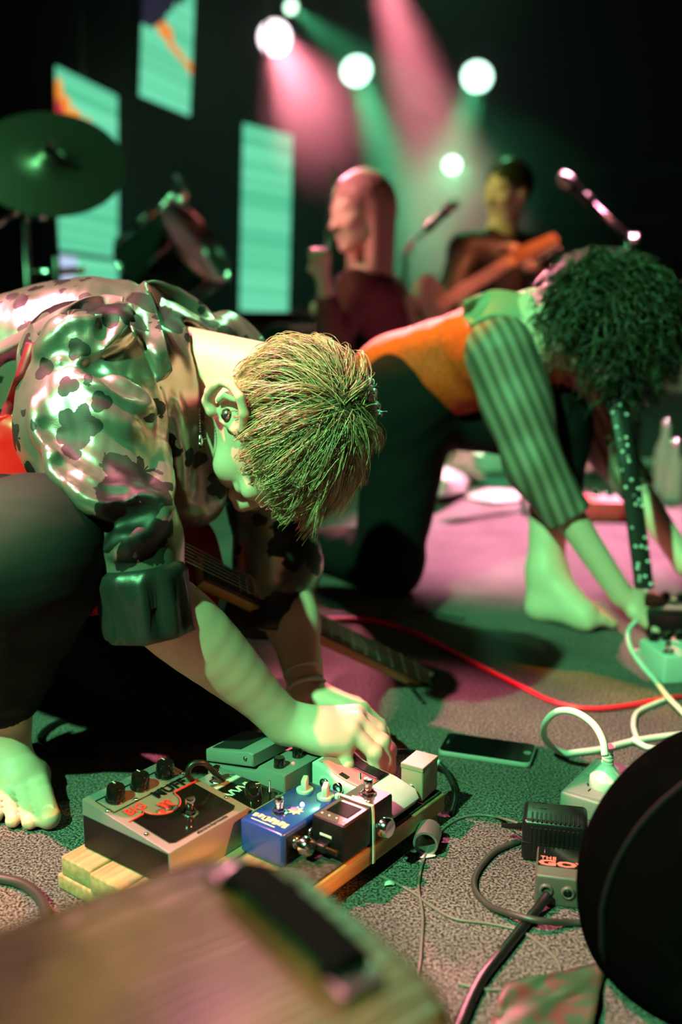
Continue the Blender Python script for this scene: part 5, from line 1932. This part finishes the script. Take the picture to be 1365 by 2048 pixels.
yC = 3.7
cC = A(722, 425, yC)
seated('long-haired musician in a maroon jumper seated under the rose beam', cC, frame((-.85, -.45, -.15), (-.05, 0, 1)), 1.08,
       A(712, 580, yC - .12), A(772, 585, yC + .20), A(668, 700, yC - .22), A(648, 560, yC - .32), A(700, 720, yC + .15), A(660, 640, yC - .05),
       np.array([cC[0] + .08, yC + .12, .44]), (np.array([cC[0] - .28, yC - .25, .50]), np.array([cC[0] - .22, yC + .10, .50])), (np.array([cC[0] - .26, yC - .30, .07]), np.array([cC[0] - .20, yC + .05, .07])), M['maroon_top'], .22, M['hairC'])
stool('round black stool under the long-haired musician', cC[0] + .08, yC + .12, .282)
yD = 4.4
cD = A(1015, 385, yD)
seated('seated guitarist in a dark jacket with a pale maple-necked guitar', cD, frame((-.75, -.6, -.1), (0, 0, 1)), 1.05,
       A(930, 500, yD - .12), A(1060, 495, yD + .05), A(895, 600, yD - .22), A(935, 615, yD - .40), A(1110, 590, yD - .15), A(1040, 515, yD - .36),
       np.array([cD[0] + .02, yD + .12, .46]), (np.array([cD[0] - .28, yD - .32, .50]), np.array([cD[0] + .18, yD - .35, .50])), (np.array([cD[0] - .26, yD - .34, .07]), np.array([cD[0] + .20, yD - .36, .07])), M['dark_jacket'], 0, M['curl'])
stool('round black stool under the seated guitarist', cD[0] + .02, yD + .12, .300)
# the seated guitarist's guitar
h0_, h1_ = A(880, 612, yD - .42), A(1106, 470, yD - .50)
gx = (h1_ - h0_) / np.linalg.norm(h1_ - h0_)
gz = np.array([.1, -1, .15])
gz = gz - gx * (gz @ gx)
gz /= np.linalg.norm(gz)
gy = np.cross(gz, gx)
GM2 = Matrix(((gx[0], gy[0], gz[0], h0_[0]), (gx[1], gy[1], gz[1], h0_[1]), (gx[2], gy[2], gz[2], h0_[2]), (0, 0, 0, 1)))
Lg = np.linalg.norm(h1_ - h0_)
g2 = thing('electric_guitar', 'pale maple-necked electric guitar held across the seated guitarist', 'guitar', (h0_[0], h0_[1], 0))
obj('guitar_body', TR(mv(extrude([tuple(p) for p in bs], .042, .006, 3), -.02, 0, -.03), GM2), mat('cream_lacquer', (.6, .5, .35), rough=.25, coat=.5), g2, True, auto=40)
obj('neck', TR(mv(extrude([(0, -.028), (Lg - .17, -.023), (Lg - .17, .023), (0, .028)], .022, .006, 3), 0, 0, .012), GM2), mat('pale_maple', (.80, .50, .25), rough=.3, coat=.3), g2, True, auto=40)
obj('headstock', TR(mv(extrude([(p[0] - .52 + Lg - .17, p[1]) for p in hd], .014, .002), 0, 0, .014), GM2), M['maple'], g2, True, auto=40)
for i in range(6):
    x = Lg - .17 + .045 + .024 * i
    obj('tuning_peg', TR(J(mv(cyl(.005, .014, 12, .001), x, -.020, .028), TR(cyl(.003, .016, 8), align((x, -.034, .021), (0, -1, 0))), TR(lathe([(0, 0), (.005, .001), (.0085, .006), (.0065, .012), (0, .014)], 12), align((x, -.047, .021), (0, -1, 0)))), GM2), M['chrome'], g2, True)
obj('pickup', TR(mv(rbox(.022, .07, .010, .002), -.08, 0, .012), GM2), M['chrome'], g2, True, smooth=False)

# ---- clutter on the far floor
def floor_box(name, label, cat, px, py, w, d, h, m, rz=0.):
    t = thing(name, label, cat, G(px, py, 0), rz)
    obj('case', rbox(w, d, h, .006, 2), m, t, auto=45)
    obj('top_plate', mv(rbox(w * .85, d * .8, .003, 0), 0, 0, h - .0005), M['greymet'], t, smooth=False)
    for i in range(3):
        knob(t, w * (-.28 + .28 * i), d * .25, h + .002, .012, .02, mark=False)
    return t


floor_box('effects_pedal', 'pale green pedal with knobs lying far behind the kneeling knee', 'effects pedal', 985, 940, .13, .10, .07, M['mintwhite'], .2)
tag(obj('towel', sheet([[G(835, 985, .01), G(880, 990, .05), G(930, 985, .02)], [G(840, 955, .02), G(880, 950, .11), G(940, 958, .04)], [G(850, 935, .02), G(890, 930, .07), G(935, 940, .02)]], .01, 5, .006), M['whitep']), 'crumpled pale towel on the far stage floor behind the kneeling knee', 'towel')
tag(obj('set_list', sheet([[G(930, 995, .004), G(985, 1003, .012), G(1040, 1000, .004)], [G(940, 975, .004), G(990, 978, .02), G(1040, 980, .004)]], .002, 5), M['whitep']), 'white sheet of paper lying on the pink-lit stage floor', 'paper')
tag(obj('towel', sheet([[G(1045, 986, .01), G(1070, 990, .06), G(1092, 984, .02)], [G(1045, 968, .02), G(1070, 964, .10), G(1095, 968, .03)]], .01, 6, .008), M['whitep']), 'small folded pale cloth behind the striped sleeve', 'cloth')
fb = floor_box('effects_pedal', 'red pedal on the pink-lit floor behind the sequinned strap', 'effects pedal', 1222, 1034, .15, .12, .06, M['redprint'], -.1)
obj('led', mv(lathe([(.008, 0), (.006, .006), (0, .008)], 12), -.06, -.03, .062), M['led_red'], fb)
floor_box('effects_pedal', 'pale pedal on the pink-lit floor beside the red pedal', 'effects pedal', 1122, 1032, .12, .10, .055, M['mintwhite'], .25)
pk = A(1345, 930, 3.0)
bc = thing('amplifier', 'pink-lit white amplifier box at the far right of the stage', 'amplifier', (pk[0] + .24, 4.12, 0), .1)
obj('cabinet', rbox(.42, .25, .42, .03, 4), mat('pale_vinyl', (.45, .36, .36), rough=.5), bc, auto=50)
obj('grille', mv(rbox(.34, .008, .27, .003), 0, -.127, .04), M['felt'], bc, smooth=False)
obj('handle', TR(tube([(-.08, 0, 0), (-.06, 0, .035), (.06, 0, .035), (.08, 0, 0)], .010, 8), Matrix.Translation((0, 0, .418))), M['rubber'], bc)
for i in range(4):
    knob(bc, -.11 + .07 * i, -.09, .42, .014, .02, 'chrome', mark=False)
for i, (x, y) in enumerate(((1325, 985), (1345, 1000))):
    p = G(x, y)
    b_ = thing('bottle', ('clear water bottle with chrome cap standing by the pale amplifier', 'short clear bottle standing by the pale amplifier')[i], 'bottle', p)
    hh = (.24, .19)[i]
    obj('glass', lathe([(0, 0), (.032, 0), (.034, .01), (.034, hh * .62), (.015, hh * .82), (.014, hh)], 24), mat('pale_plastic_bottle', (.75, .6, .62), rough=.15, trans=.6), b_)
    obj('cap', mv(cyl(.017, .02, 16, .003), 0, 0, hh - .004), M['chrome'], b_)

# ------------------------------------------------------------------ foreground: gold case
zt = .315
P1, P2, P3 = G(515, 1655, zt), G(950, 1995, zt), G(-20, 1880, zt)
ux = (P2 - P1) / np.linalg.norm(P2 - P1)
uy = np.array([ux[1], -ux[0], 0])
if uy @ (P3 - P1) < 0:
    uy = -uy
L1 = np.linalg.norm(P2 - P1) + .03
L2 = .42
ang = math.atan2(ux[1], ux[0])
gc = P1 + ux * L1 / 2 + uy * L2 / 2
am = thing('amplifier', 'gold cloth-covered vintage amplifier with rounded corners and a black top handle', 'amplifier', (gc[0], gc[1], 0), ang)
sgn = 1 if (np.cross(ux, uy)[2] > 0) else -1


def gold_mat():
    m = mat('gold_vinyl', (.34, .23, .05), rough=.32, spec=.5, coat=.3)
    nt = m.node_tree
    b = nt.nodes['Principled BSDF']
    b.inputs['Coat Roughness'].default_value = .3
    tc = nd(nt, 'ShaderNodeTexCoord')
    w = nd(nt, 'ShaderNodeTexWave')
    w.inputs['Scale'].default_value = 22
    w.inputs['Distortion'].default_value = 2.5
    w.inputs['Detail'].default_value = 2
    n = nd(nt, 'ShaderNodeTexNoise')
    n.inputs['Scale'].default_value = 12
    r = nd(nt, 'ShaderNodeValToRGB')
    r.color_ramp.elements[0].position = .38
    r.color_ramp.elements[0].color = (.018, .014, .0035, 1)
    r.color_ramp.elements[1].position = .68
    r.color_ramp.elements[1].color = (.075, .054, .013, 1)
    nt.links.new(tc.outputs['Object'], w.inputs['Vector'])
    nt.links.new(tc.outputs['Object'], n.inputs['Vector'])
    nt.links.new(n.outputs['Fac'], r.inputs['Fac'])
    nt.links.new(r.outputs['Color'], b.inputs['Base Color'])
    bp = nd(nt, 'ShaderNodeBump')
    bp.inputs['Strength'].default_value = .6
    bp.inputs['Distance'].default_value = .003
    nt.links.new(w.outputs['Fac'], bp.inputs['Height'])
    nt.links.new(bp.outputs['Normal'], b.inputs['Normal'])
    return m


M['gold'] = gold_mat()
M['goldtrim'] = mat('tan_trim', (.42, .29, .10), rough=.5)
obj('cabinet', extrude(rrect(L1 - .012, L2 - .012, .045, 8), zt - .03, .004, 2), mat('dark_cabinet', (.02, .017, .012), rough=.6), am, auto=45)
obj('lid', mv(extrude(rrect(L1, L2, L2 * .16, 12), .030, .012, 4), 0, 0, zt - .030), M['gold'], am, auto=45)
ye = -sgn * (L2 / 2 - .040)
hp = spline([(-L1 / 2 + .035, ye, zt - .002), (-L1 / 2 + .050, ye, zt + .006), (-L1 / 4, ye, zt + .012), (0, ye, zt + .013), (L1 / 4 - .02, ye, zt + .010), (L1 / 2 - .085, ye, zt + .004), (L1 / 2 - .070, ye, zt - .002)], 8)
hd2 = obj('handle', sheet([hp + [0, -.011, -.003], hp + [0, 0, .002], hp + [0, .011, -.003]], .006, 3), mat('black_handle', (.002, .002, .002), rough=.9, spec=.05), am)
for x in (-L1 / 2 + .035, L1 / 2 - .070):
    obj('handle_mount', mv(rbox(.018, .026, .006, .002), x, ye, zt - .001), M['darksteel'], hd2, auto=45)
obj('edge_trim', mv(tube([(p[0], p[1], zt - .032) for p in rrect(L1 + .002, L2 + .002, .056, 10)] + [(L1 / 2 + .001, L2 / 2 - .055, zt - .032)], .004, 8, False), 0, 0, 0), M['goldtrim'], am)
for q in ((575, 1776),):
    w_ = G(*q, zt) - gc
    obj('glint_stud', mv(lathe([(.007, 0), (.006, .003), (0, .0045)], 16), w_ @ ux, w_ @ np.array([-ux[1], ux[0], 0]), zt), M['chrome'], am)  # stud added to catch a glint on the lid
